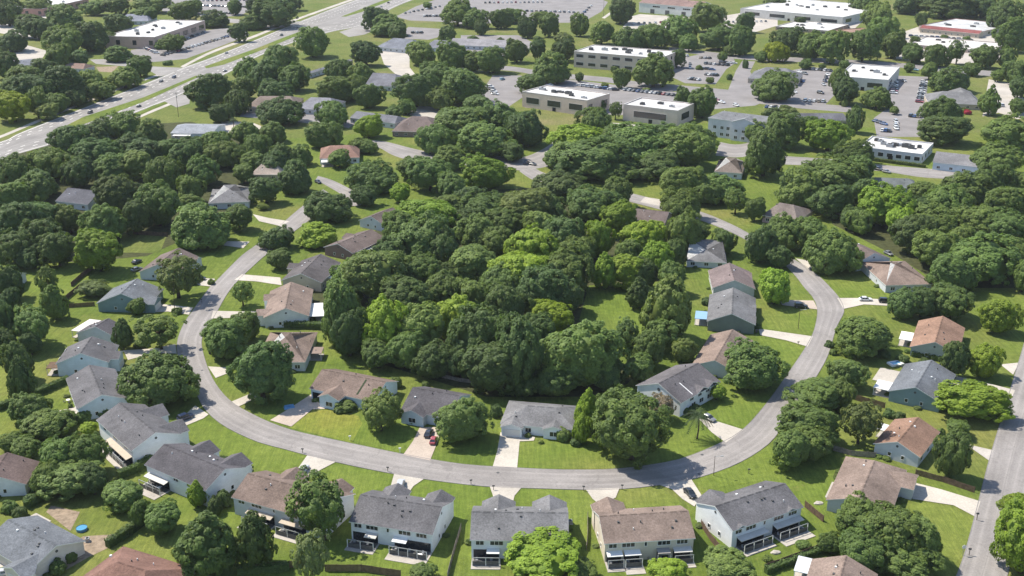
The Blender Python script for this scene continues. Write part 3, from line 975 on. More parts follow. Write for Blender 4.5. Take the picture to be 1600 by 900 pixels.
rear(H, [(L * .18, L * .46, dict(depth=3.0, cloth=BEIGE, patio=1.6)), (L * .55, L * .8, dict(depth=3.0, cloth=BEIGE))])
H.windows("f01")
H = House("duplex_house", "dark charcoal roofed white duplex with two front wings and a paved rear corner", "house", 'E', (225, 726), (321, 767), (351, 732), h=4.8, side='b', ref="the charcoal roofed duplex")
L = H.L
H.build(DGREY, WHITE, wings=(('f', .3, L * .34, 2.4, True, False, .5), ('f', .82, L * .34, 2.4, True, False, .5)), vents=7)
rear(H, [(L * .04, L * .38, dict(depth=3.2, cloth=(0.56, 0.53, 0.48), patio=2.0)),], upper=((.5, 1.6), (.72, 1.8), (.9, 1.2)))
H.windows("f01")
H = House("duplex_house", "grey roofed white duplex beside the blue car in the drive", "house", 'E', (150, 656), (205, 705), (243, 675), h=5.0, side='b', ref="the grey roofed duplex beside the blue car")
L = H.L
H.build(GREY, WHITE, wings=(('f', .28, L * .34, 2.4, True, False, .5), ('f', .81, L * .34, 2.4, True, False, .5)), vents=6)
rear(H, [(L * .35, L * .95, dict(depth=2.6, cloth=BEIGE))], upper=((.2, 1.6), (.5, 2.2), (.8, 1.8)))
H.windows("f01")
# ---- left row up the street
H = House("house", "grey gabled pale blue house in front of the huge round dark oak", "house", 'G', (120, 640), (202, 623), (142, 569), h=4.0, ref="the pale blue house by the huge round oak")
H.build(GREY, SKYW, wings=(('n', .55, 6, 2.5),), vents=6).windows("01f"); H.patio('f', 1, 10, 4.0); H.door('f', 5)
H = House("house", "grey roofed pale blue gable house with a long narrow deck along one side", "house", 'G', (86, 569), (170, 566), (124, 512), h=4.2, ref="the pale blue gable house with the side deck")
H.build(GREY, SKYW, wings=(('n', .4, 6, 2.5),), vents=6).windows("01f"); H.lean_to('f', 0.8, 5.5, 3.2, 2.4, M_WOOD, name="deck_roof"); H.patio('f', 5.6, 12, 3.2)
H = House("house", "dark grey roofed house with a flat pale patio cover behind the hedged lawn", "house", 'G', (118, 521), (184, 529), (157, 477), h=3.2, ref="the dark grey house with flat patio cover")
H.build(DGREY, LGREY, vents=5).windows("n1"); H.lean_to('f', 3, 13, 4.0, 2.4, col=(0.6, 0.56, 0.52))
H = House("house", "blue grey roofed teal house at the bend of the rising street", "house", 'G', (150, 474), (232, 476), (207, 427), h=3.2, ref="the blue grey roofed teal house")
H.build(BGREY, TEAL, wings=(('n', .25, 7, 2.0),), vents=5).windows("n01")
H = House("house", "grey brown roofed house with a pale rear slope beside bare yellow ground", "house", 'G', (216, 425), (278, 428), (274, 380), h=3.0, ref="the grey brown house beside bare ground")
H.build(DBROWN, LGREY, wings=(('n', .75, 7, 2),), vents=5).windows("n01")
H = House("house", "dark slate roofed house almost buried in the thick woods", "house", 'E', (86, 314), (137, 320), (146, 289), h=3.0, side='b', ref="the slate roofed house buried in woods")
H.build((0.11, 0.11, 0.125), LGREY, vents=3).windows("n1")
H = House("house", "pale grey hip roofed house half under trees at the top of the street", "house", 'E', (325, 318), (390, 315), (384, 287), h=3.0, side='b', ref="the pale grey hip roofed house under trees")
H.build(PGREY, LGREY, hip=(1, 1), vents=3).windows("n1")
# ---- inner ring, left
H = House("house", "dark brown roofed brick house behind the bright round tree", "house", 'G', (505, 386), (551, 396), (578, 351), h=3.4, pitch=.36, ref="the brick house behind the bright round tree")
H.build(DBROWN, BRICK, wings=(('f', .75, 6, 1.5),), vents=5).windows("0n"); H.lean_to('n', 3, 13, 4.0, 2.3)
H = House("house", "charcoal and brown roofed tan house, second along the inner kerb", "house", 'G', (439, 438), (503, 442), (491, 386), h=3.6, pitch=.4, ref="the tan house with charcoal and brown roof")
H.build((0.125, 0.112, 0.112), BEIGE, wings=(('f', .7, 6, 2.5),), vents=6).windows("0n"); H.lean_to('n', 8, 20, 4.5, 2.3)
H = House("house", "light brown roofed white gabled house with a white patio cover at its side", "house", 'G', (411, 497), (483, 494), (467, 443), h=3.8, ref="the light brown roofed white gabled house")
H.build(PBROWN, WHITE, wings=(('f', .75, 6, 1.5), ('f', .2, 6, 2.6)), vents=5).windows("0n"); H.lean_to('n', 3, 15, 5.0, 2.3)
H = House("house", "brown hip roofed house behind the very large dark oak", "house", 'E', (398, 566), (477, 566), (472, 517), h=3.2, side='b', ref="the brown hip roofed house behind the large oak")
H.build(PBROWN, LGREY, hip=(.8, .8), vents=4).windows("n1"); H.lean_to('1', 8, 13, 3.5, 2.3, col=PBROWN)
H = House("house", "brown roofed pale blue house with front gable and a dark strip down the roof", "house", 'E', (483, 607), (584, 628), (592, 590), h=3.4, side='b', ref="the brown roofed pale blue house")
L = H.L
H.build(BROWN, SKYW, wings=(('n', .40, L * .33, 3.4, False, True),), vents=3).windows("1f")
mb = MB()
for i in (0,):
    xa, xb = L * .70, L * .725
    y0, y1 = 1.2, H.W * .46
    mb.solid([(xa, y0, H.zroof(y0) + .05), (xb, y0, H.zroof(y0) + .05), (xb, y1, H.zroof(y1) + .05), (xa, y1, H.zroof(y1) + .05)], [(xa, y0, H.zroof(y0) - .02), (xb, y0, H.zroof(y0) - .02), (xb, y1, H.zroof(y1) - .02), (xa, y1, H.zroof(y1) - .02)])
part("dark_roof_strip", mb, plain("dark_strip", (0.03, 0.045, 0.02), 0.9), H.roof)  # thin dark strip down the near slope, taken for a solar strip
H.slab("garage_shade_panel", .8, L * .23, H.o - .06, H.o - .004, 0.03, 2.3, M_DARK)  # black panel painted as the shade inside the open garage
H = House("house", "charcoal roofed pale blue house with one front gable and a red car outside", "house", 'E', (626, 640), (702, 654), (632, 598), h=3.2, side='a', ref="the pale blue house with the red car")
L = H.L
H.build(DGREY, SKYW, wings=(('n', .29, L * .5, 2.0, False, True),), vents=3).windows("n0f")
H.slab("back_deck", L * .4, L * .9, H.W - H.o, H.W + 3.0, 0.02, .5, M_PALE)
H = House("house", "low wide grey hip roofed house with a straight pale drive to the street", "house", 'E', (781, 662), (899, 672), (803, 634), h=2.9, pitch=.36, side='a', ref="the wide grey house with a straight drive")
L = H.L
H.build(PGREY, WHITE, hip=(.9, .9), wings=(('n', .17, L * .30, 1.8, True), ('n', .72, L * .3, 1.2, False, True)), vents=4).windows("nf1")
H.slab("back_deck", L * .3, L * .95, H.W - H.o, H.W + 3.5, 0.02, .4, M_PALE)
# ---- inner ring, right
H = House("house", "big grey roofed white house with blank gable wall above the palm tree", "house", 'G', (993, 602), (1064, 630), (1086, 557), h=4.6, ref="the big white house with the blank gable")
L, W = H.L, H.W
H.build((0.135, 0.125, 0.13), WHITE, wings=(('n', .55, 6, .1), ('n', .8, 6, .1)), vents=3)
for t in (.35, .55, .75, .9): H.window('n', L * t, 1.8, 1.0, 2.3, 1)
for t in (.3, .5, .7, .9): H.window('n', L * t, 1.6, 3.3, 4.3, 1)
H.windows("f")
mb = MB(); mb.tube((H.g - .07, W / 2, H.h + H.rise * .4), (H.g - .005, W / 2, H.h + H.rise * .4), .5, n=14)
part("gable_vent", mb, M_VENT, H.root)
mb = MB(); x = L * .32
mb.solid([(x, .6, H.zroof(.6) + .06), (x + .3, .6, H.zroof(.6) + .06), (x + .3, W * .33, H.zroof(W * .33) + .06), (x, W * .33, H.zroof(W * .33) + .06)], [(x, .6, H.zroof(.6) - .02), (x + .3, .6, H.zroof(.6) - .02), (x + .3, W * .33, H.zroof(W * .33) - .02), (x, W * .33, H.zroof(W * .33) - .02)])
part("roof_flashing", mb, M_TRIM, H.roof)
H = House("house", "brown roofed house tucked behind the big white house", "house", 'G', (1080, 571), (1152, 583), (1138, 510), h=2.6, ref="the brown house tucked behind the white one")
H.build(PBROWN, LGREY, vents=3).windows("nf1")
H = House("house", "grey roofed green gabled house with a blue lounge canopy at its back", "house", 'G', (1104, 502), (1181, 508), (1142, 449), h=3.4, ref="the green gabled house with a blue canopy")
H.build(PGREY, GREEN, wings=(('n', .6, 6, .1), ('n', .2, 5, .1)), vents=4).windows("nf")
H.lean_to('f', 4, 11, 4.0, 2.3, col=(0.22, 0.36, 0.52))
H = House("house", "flat looking purplish brown roofed house just above the grey and green one", "house", 'G', (1113, 450), (1181, 452), (1145, 409), h=3.2, ref="the purplish brown house above the green one")
H.build((0.19, 0.15, 0.145), LGREY, wings=(('n', .75, 6, .1),), vents=3).windows("nf")
H = House("house", "round looking pale grey hip roofed house behind a small dark tree", "house", 'E', (1072, 408), (1136, 411), (1090, 374), h=2.5, pitch=.3, side='a', ref="the pale grey hip roofed house behind a small tree")
H.build(PGREY, LGREY, hip=(1, 1), vents=2).windows("n")
H = House("house", "dull brown roofed house showing between treetops behind the wood", "house", 'E', (982, 354), (1035, 360), (1000, 328), h=3.0, side='a', ref="the dull brown house behind the wood")
H.build(DBROWN, PBROWN, vents=2).windows("n")
H = House("house", "grey brown roofed house in deep tree shade above the bright round tree", "house", 'G', (560, 344), (600, 352), (612, 320), h=3.0, ref="the shaded grey brown house above the bright tree")
H.build(DBROWN, LGREY, vents=2).windows("0n")
# ---- outer ring, right
H = House("house", "grey brown roofed house with a pale blue gable behind a broad oak", "house", 'G', (1338, 412), (1393, 404), (1328, 366), h=3.2, ref="the house with the pale blue gable")
H.build(DBROWN, SKYW, vents=2).windows("0n")
H = House("house", "brown hip roofed house with shrubs at the end of the white car's drive", "house", 'E', (1384, 446), (1458, 444), (1428, 414), h=3.0, pitch=.34, side='b', ref="the brown hip roofed house by the white car")
H.build(PBROWN, LGREY, hip=(.7, .9), vents=2).windows("n0")
H = House("house", "orange brown roofed house with pale sage wall, uppermost of the outer row", "house", 'G', (1421, 542), (1498, 555), (1469, 492), h=3.2, ref="the orange brown house with sage wall")
H.build(OBROWN, (0.42, 0.45, 0.40), vents=4).windows("0n"); H.lean_to('f', 7, 14, 4.0, 2.3)
H = House("house", "grey roofed teal walled house with a blue and white patio behind", "house", 'G', (1387, 611), (1471, 630), (1454, 561), h=3.2, ref="the grey roofed teal house with blue patio")
H.build(BGREY, TEAL, vents=5).windows("0n"); H.lean_to('f', 2, 8, 4.5, 2.3); H.patio('f', 12, 22, 7)
H = House("house", "orange brown roofed white gabled house between grey and tan neighbours", "house", 'G', (1364, 693), (1438, 715), (1414, 634), h=3.2, ref="the orange brown house with a white gable")
H.build(OBROWN, LGREY, vents=5).windows("0n"); H.lean_to('f', 10, 14, 2.5, 2.3)
H = House("house", "broad tan roofed house with a pale driveway to the side street", "house", 'G', (1290, 781), (1392, 806), (1384, 714), h=3.0, pitch=.36, ref="the broad tan roofed house with the pale driveway")
H.build(PBROWN, LGREY, hip=(0, .5), wings=(('n', .78, 8, 3.0),), vents=5).windows("0n"); H.patio('f', 6, 14, 1.2); H.door('n', 4)
H = House("house", "brown roofed house cut off at the bottom below the great oak cluster", "house", 'G', (1255, 918), (1362, 944), (1334, 870), h=3.0, ref="the brown house below the great oak cluster")
H.build(PBROWN, LGREY, wings=(('n', .5, 7, 2.0),), vents=4).windows("0n"); H.lean_to('f', 6, 12, 3, 2.3, col=LGREY)
# ---- lower left
H = House("house", "dark brown roofed house cut off by the picture edge with a white patio strip", "house", 'G', (-58, 762), (41, 757), (-14, 690), h=3.2, ref="the dark brown house at the picture edge")
H.build((0.15, 0.11, 0.10), WHITE, vents=2).windows("0n"); H.patio('n', 5, 14, 1.5)
H = House("house", "blue grey roofed house with curved front path beside the dug up yard", "house", 'G', (46, 893), (134, 845), (22, 795), h=3.2, pitch=.38, ref="the blue grey house beside the dug up yard")
H.build(BGREY, (0.62, 0.56, 0.50), wings=(('f', .12, 8, 2.5, True),), vents=7).windows("0n"); H.patio('n', 18, 24, 3)
H = House("house", "reddish brown hip roofed house at the bottom with a white side slab", "house", 'E', (96, 925), (215, 965), (152, 872), h=3.2, pitch=.42, side='a', ref="the reddish hip roofed house at the bottom")
H.build(RBROWN, LGREY, hip=(.8, .6), vents=5).windows("f"); H.patio('f', 16, 24, 2.5, M_PALE)
H = House("house", "small brown roofed house just showing at the edge beside the fenced lawn", "house", 'E', (-45, 452), (16, 451), (8, 417), h=3.0, side='b', ref="the small brown house beside the fenced lawn")
H.build(DBROWN, LGREY, vents=1).windows("n1")
# ---- back rows, half hidden in trees
BACK = [
    ("low", "flat pale blue grey roofed building with a white porch by the tall utility pole", 'E', (266, 208), (332, 209), (332, 188), 3.4, .16, 'b', (0.27, 0.285, 0.31), WHITE, (0, 0), "the flat pale blue grey building"),
    ("long", "long blue grey roofed building beside the highway trees", 'E', (484, 115), (552, 94), (556, 71), 3.6, .3, 'b', (0.17, 0.175, 0.2), LGREY, (0, 0), "the long roofed building beside the highway"),
    ("gable", "grey roofed house in the middle of the round treetops", 'E', (570, 133), (624, 136), (594, 113), 3.2, .4, 'a', (0.17, 0.17, 0.19), LGREY, (0, .6), "the grey house in the treetops"),
    ("gable", "bluish roofed house by the paved yard with parked cars", 'E', (588, 73), (642, 78), (602, 56), 3.2, .4, 'a', (0.19, 0.20, 0.23), LGREY, (.5, .5), "the bluish roofed house by the paved yard"),
    ("gable", "small bluish roofed house next to a row of sheds", 'E', (661, 74), (702, 76), (668, 61), 3.2, .4, 'a', (0.19, 0.19, 0.22), LGREY, (.5, .5), "the small bluish house next to sheds"),
    ("gable", "pale grey roofed house behind the wide flat topped trees", 'E', (462, 170), (520, 172), (472, 151), 3.2, .35, 'a', (0.22, 0.22, 0.24), LGREY, (.4, .4), "the pale grey house behind flat topped trees"),
    ("gable", "long slate grey roofed house behind a light green tree", 'E', (546, 184), (617, 193), (548, 163), 3.2, .35, 'a', (0.17, 0.172, 0.19), LGREY, (0, .4), "the slate grey house behind a light tree"),
    ("gable", "brown roofed house beside the slate grey one", 'E', (612, 205), (684, 207), (632, 181), 3.2, .38, 'a', (0.16, 0.125, 0.115), PBROWN, (.6, .6), "the brown house beside the slate one"),
    ("gable", "terracotta roofed house with a white carport among big oaks", 'E', (499, 248), (562, 246), (512, 228), 3.2, .35, 'a', (0.23, 0.14, 0.11), WHITE, (.5, .5), "the terracotta roofed house"),
    ("gable", "low dull brown roof seen over treetops near the highway", 'E', (385, 168), (462, 168), (395, 151), 3.2, .3, 'a', (0.2, 0.16, 0.135), BEIGE, (.4, .4), "the low dull brown roof near the highway"),
    ("gable", "beige roofed house showing through dark oaks", 'E', (392, 273), (438, 273), (400, 256), 3.0, .35, 'a', (0.32, 0.27, 0.23), BEIGE, (.4, .4), "the beige roofed house in dark oaks"),
    ("gable", "brown hip roofed house below the tall gabled apartment building", 'E', (1116, 268), (1160, 271), (1128, 246), 3.2, .4, 'a', (0.17, 0.14, 0.12), LGREY, (.8, .8), "the brown hip roofed house below the apartments"),
    ("gable", "greyish brown roofed house with a pink side yard by dark oaks", 'E', (1190, 336), (1246, 346), (1196, 308), 3.2, .4, 'a', (0.20, 0.165, 0.145), (0.5, 0.33, 0.28), (.4, .6), "the greyish brown house with the pink yard"),
    ("gable", "teal grey roofed house above the bright yellow green oak", 'E', (1362, 292), (1437, 295), (1368, 275), 3.2, .35, 'a', (0.15, 0.165, 0.165), LGREY, (0, .5), "the teal grey roofed house"),
    ("gable", "grey roofed pale teal house beside the white flat roofed shop", 'E', (1457, 253), (1537, 262), (1462, 236), 4.0, .36, 'a', (0.2, 0.195, 0.2), SKYW, (0, 0), "the pale teal house beside the white shop"),
    ("gable", "dark grey long roofed building below the car park", 'E', (1216, 188), (1327, 188), (1250, 165), 3.4, .4, 'a', (0.13, 0.13, 0.145), BEIGE, (.6, .3), "the dark long roofed building below the car park"),
    ("gable", "grey hip roofed building with a red flowering bush outside", 'E', (1168, 122), (1247, 127), (1182, 98), 3.6, .4, 'a', (0.17, 0.17, 0.18), BEIGE, (.7, .7), "the grey hip roofed building with the red bush"),
    ("gable", "grey roofed office house with a cross wing and flowering shrubs", 'E', (1450, 160), (1534, 164), (1462, 140), 3.4, .36, 'a', (0.18, 0.178, 0.18), BEIGE, (.7, .5), "the grey cross winged office house"),
    ("gable", "grey roof of a long shed row behind garden clutter", 'E', (700, 70), (800, 74), (706, 58), 3.2, .25, 'a', (0.25, 0.24, 0.25), LGREY, (0, 0), "the long shed row"),
    ("gable", "small grey roof under the far left highway trees", 'E', (183, 33), (232, 33), (190, 22), 3.4, .35, 'a', (0.22, 0.23, 0.27), LGREY, (.4, .4), "the small grey roof beyond the brick building"),
    ("gable", "brown tiled house amid trees at the highway bend", 'E', (95, 106), (130, 108), (102, 96), 3.2, .4, 'a', (0.25, 0.17, 0.14), LGREY, (.4, .4), "the brown tiled house at the highway bend"),
    ("gable", "slate grey roof beside the far left car park", 'E', (20, 104), (66, 100), (28, 88), 3.2, .3, 'a', (0.2, 0.21, 0.24), LGREY, (.4, .4), "the slate roof beside the far car park"),
]
for kind, lab, ty, A, B, Rp, h, pt, sd, rc, wc, hp, ref in BACK:
    H = House("house", lab, "building" if "building" in lab else "house", ty, A, B, Rp, h=h, pitch=pt, side=sd, ref=ref)
    H.build(rc, wc, hip=hp, vents=3, ridge=False).windows("n")
    if "white carport" in lab: H.lean_to('n', 1, 7, 5, 2.4)
    if "white porch" in lab: H.lean_to('n', 2, 12, 3, 2.5)
    if "cross wing" in lab: H.wing('f', .75, 14, 16)

# two-storey apartment building with gables
H = House("apartment_building", "grey walled two storey apartment building with a gabled roof and pale upper windows", "building", 'E', (1106, 184), (1202, 196), (1112, 168), h=10.5, pitch=.34, side='a', ref="the grey gabled apartment building")
L = H.L
H.build((0.2, 0.205, 0.215), (0.55, 0.55, 0.57), hip=(.6, 0), wings=(('n', .62, L * .42, 2.5, False, False),), vents=3, ridge=False)
for t in (.12, .24, .34, .9):
    H.window('n', L * t, 1.8, 4.9, 6.6); H.window('n', L * t, 1.8, 1.2, 2.9)
for x in (.5, .62, .74):
    H.panel(L * x - .9, L * x + .9, -2.2, -1, 5.0, 6.4); H.panel(L * x - .9, L * x + .9, -2.2, -1, 1.2, 2.8)
H.windows("01")

# ---------------------------------------------------------------- flat roofed commercial buildings
def flat(name, label, A, B, C, wall_px, wallcol, roofcol=(0.58, 0.565, 0.54), storeys=1, units=6, ref=None, brick=False, bays=6, trimcol=None):
    h = 6.0
    for k in range(60):
        hh = 3 + k * 0.25
        p = G(*B, hh)
        if proj((p.x, p.y, 0))[1] - B[1] > wall_px:
            break
        h = hh
    a, b, c = G(*A, h), G(*B, h), G(*C, h)
    u = b - a; L = u.length; u.normalize()
    v = Vector((-u.y, u.x, 0))
    D = max(6.0, (c - b).dot(v))
    root = empty(name, (a.x, a.y, 0), math.atan2(u.y, u.x))
    tag(root, label, "building")
    # walls with parapet
    mb = MB()
    q = 0.35
    mb.prism([(0, 0), (L, 0), (L, D), (0, D)], 0, h - 0.5)
    for (x0, y0, x1, y1) in ((0, 0, L, q), (0, D - q, L, D), (0, q, q, D - q), (L - q, q, L, D - q)):
        mb.box(x0, y0, h - 0.5, x1, y1, h)
    part("wall", mb, M_WALL, root, wallcol)
    mb = MB(); mb.poly([(q, q, h - .45), (L - q, q, h - .45), (L - q, D - q, h - .45), (q, D - q, h - .45)])
    rf = part("roof", mb, M_MEMBRANE, root, roofcol)
    mb = MB()
    for (x0, y0, x1, y1) in ((-.06, -.06, L + .06, q + .05), (-.06, D - q - .05, L + .06, D + .06), (-.06, q + .05, q + .05, D - q - .05), (L - q - .05, q + .05, L + .06, D - q - .05)):
        mb.box(x0, y0, h + .004, x1, y1, h + .12)
    part("coping", mb, M_MEMBRANE, root, trimcol or roofcol)
    rnd = random.Random(int(L * 100 + D))
    for k in range(units):
        x = L * (0.1 + 0.8 * (k + rnd.uniform(.15, .85)) / units); y = D * rnd.uniform(.25, .75)
        w, d, hh = rnd.uniform(2.0, 4.6), rnd.uniform(1.6, 3.4), rnd.uniform(1.0, 2.0)
        mb = MB(); mb.box(x - w / 2, y - d / 2, h - .44, x + w / 2, y + d / 2, h - .44 + hh)
        un = part("rooftop_unit", mb, M_METAL if rnd.random() < .45 else M_VENT, rf)
        mb = MB(); mb.tube((x, y, h - .44 + hh), (x, y, h - .4 + hh + .1), min(w, d) * .36, n=10)
        part("fan", mb, M_DARK, un)
        if rnd.random() < .5:
            mb = MB(); mb.box(x + w / 2 + .4, y - .5, h - .44, x + w / 2 + 1.5, y + .4, h - .44 + .5)
            part("duct", mb, M_VENT, rf)
    # window bands on the front and the ends
    sh = h / storeys
    for st in range(storeys):
        z0, z1 = st * sh + sh * .3, st * sh + sh * .68
        for k in range(bays):
            xa = L * (k + .2) / bays; xb = L * (k + .8) / bays
            fr = MB(); fr.box(xa - .12, -.07, z0 - .12, xb + .12, -.003, z1 + .12)
            w = part("window", fr, M_TRIM if not brick else M_VENT, root)
            gl = MB(); gl.box(xa, -.1, z0, xb, -.072, z1); part("pane", gl, M_GLASS, w)
            if k % 2 == 0 and D > 10:
                ya, yb = D * (k + .25) / bays, D * (k + .7) / bays
                for X, sg in ((0, -1), (L, 1)):
                    fr = MB(); fr.box(X + sg * .003, ya - .1, z0 - .1, X + sg * .07, yb + .1, z1 + .1)
                    w = part("window", fr, M_VENT, root)
                    gl = MB(); gl.box(X + sg * .072, ya, z0, X + sg * .1, yb, z1); part("pane", gl, M_GLASS, w)
    mb = MB(); mb.box(L * .48, -.12, .02, L * .48 + 2.4, -.004, 2.5)
    part("entrance_door", mb, M_DARK, root)
    cc = root.matrix_basis @ Vector((L / 2, D / 2, 0))
    if ref: LANDMARKS.append((Vector((cc.x, cc.y, 0)), max(L, D) / 2, ref))
    return root, L, D, h

TAN = (0.60, 0.48, 0.39); CONCW = (0.60, 0.57, 0.53); REDB = (0.38, 0.22, 0.18)
r_, L, D, h = flat("office_building", "long white roofed brick and tan building beside the highway car park", (241, 58), (320, 32), (262, 27), 17, (0.52, 0.38, 0.31), units=9, ref="the white roofed brick building by the highway", brick=True)
flat("store_building", "white flat roofed brick store cut by the top left edge", (66, 14), (138, -2), (125, -12), 11, REDB, units=2, ref="the far brick store", brick=True)
flat("office_building", "two storey tan office building with ribbon windows and a white roof", (897, 80), (1032, 91), (1046, 79), 26, TAN, storeys=2, units=9, bays=7, ref="the two storey tan office")
flat("office_building", "tan flat roofed building with grey gutters left of the plain one", (816, 143), (917, 157), (936, 144), 25, (0.60, 0.48, 0.39), storeys=1, units=6, bays=3, roofcol=(0.58, 0.56, 0.54), ref="the tan flat roofed building")
flat("office_building", "plain tan box building with pale grey roof and two rooftop units", (974, 163), (1059, 173), (1071, 160), 26, (0.60, 0.49, 0.42), storeys=1, units=3, bays=1, roofcol=(0.55, 0.53, 0.51), ref="the plain tan box building")
flat("store_building", "very large white roofed store at the top edge", (1157, 13), (1317, 27), (1331, 5), 14, (0.56, 0.54, 0.51), units=12, bays=4, ref="the very large white roofed store")
flat("store_building", "small white roofed annex in front of the large store", (1212, 41), (1294, 48), (1300, 36), 6, (0.3, 0.23, 0.19), units=4, ref="the small white annex")
flat("store_building", "brown roofed end block next to the white annex", (1296, 47), (1322, 52), (1327, 40), 8, (0.34, 0.24, 0.19), roofcol=(0.27, 0.16, 0.11), units=0, bays=2, ref="the brown end block")
flat("office_building", "white roofed cream block between two car parks", (1309, 119), (1388, 125), (1396, 104), 20, CONCW, units=5, bays=2, ref="the white roofed cream block")
flat("store_building", "white roofed grey shop above the pale side road", (1342, 229), (1441, 241), (1446, 222), 16, (0.52, 0.52, 0.55), units=9, bays=7, ref="the white roofed grey shop")
flat("shopping_arcade", "red and white roofed shopping arcade with awnings", (1436, 40), (1532, 50), (1535, 33), 8, (0.5, 0.42, 0.36), roofcol=(0.5, 0.5, 0.49), units=5, bays=10, trimcol=(0.26, 0.085, 0.08), ref="the red and white arcade")
flat("shopping_arcade", "long low white roofed arcade wing behind small trees", (1420, 69), (1550, 80), (1555, 66), 6, (0.42, 0.33, 0.28), roofcol=(0.62, 0.58, 0.54), units=6, bays=10, ref="the low white arcade wing")
# red sloping front roof of the arcade
H = House("canopy_building", "dull red sloping canopy roof in front of the arcade", "building", 'E', (1437, 44), (1530, 53), (1530, 44), h=4.0, pitch=.4, side='b')
H.build((0.24, 0.085, 0.08), BEIGE, vents=0, ridge=False).windows("n")
H = House("warehouse", "broad white warehouse with brown roof and green door frames at the top edge", "building", 'E', (998, 4), (1092, 12), (1092, -14), h=10.0, pitch=.3, side='b', ref="the white warehouse with brown roof")
H.build((0.25, 0.17, 0.15), (0.6, 0.6, 0.57), vents=0, ridge=False)
L = H.L
for t in (.3, .55, .8):
    H.window('n', L * t, L * .12, 6.5, 8.0, 3)
for t in (.2, .45, .72):
    H.slab("loading_door", L * t, L * t + 5, H.o - .06, H.o - .004, .03, 4.5, M_SCREEN)
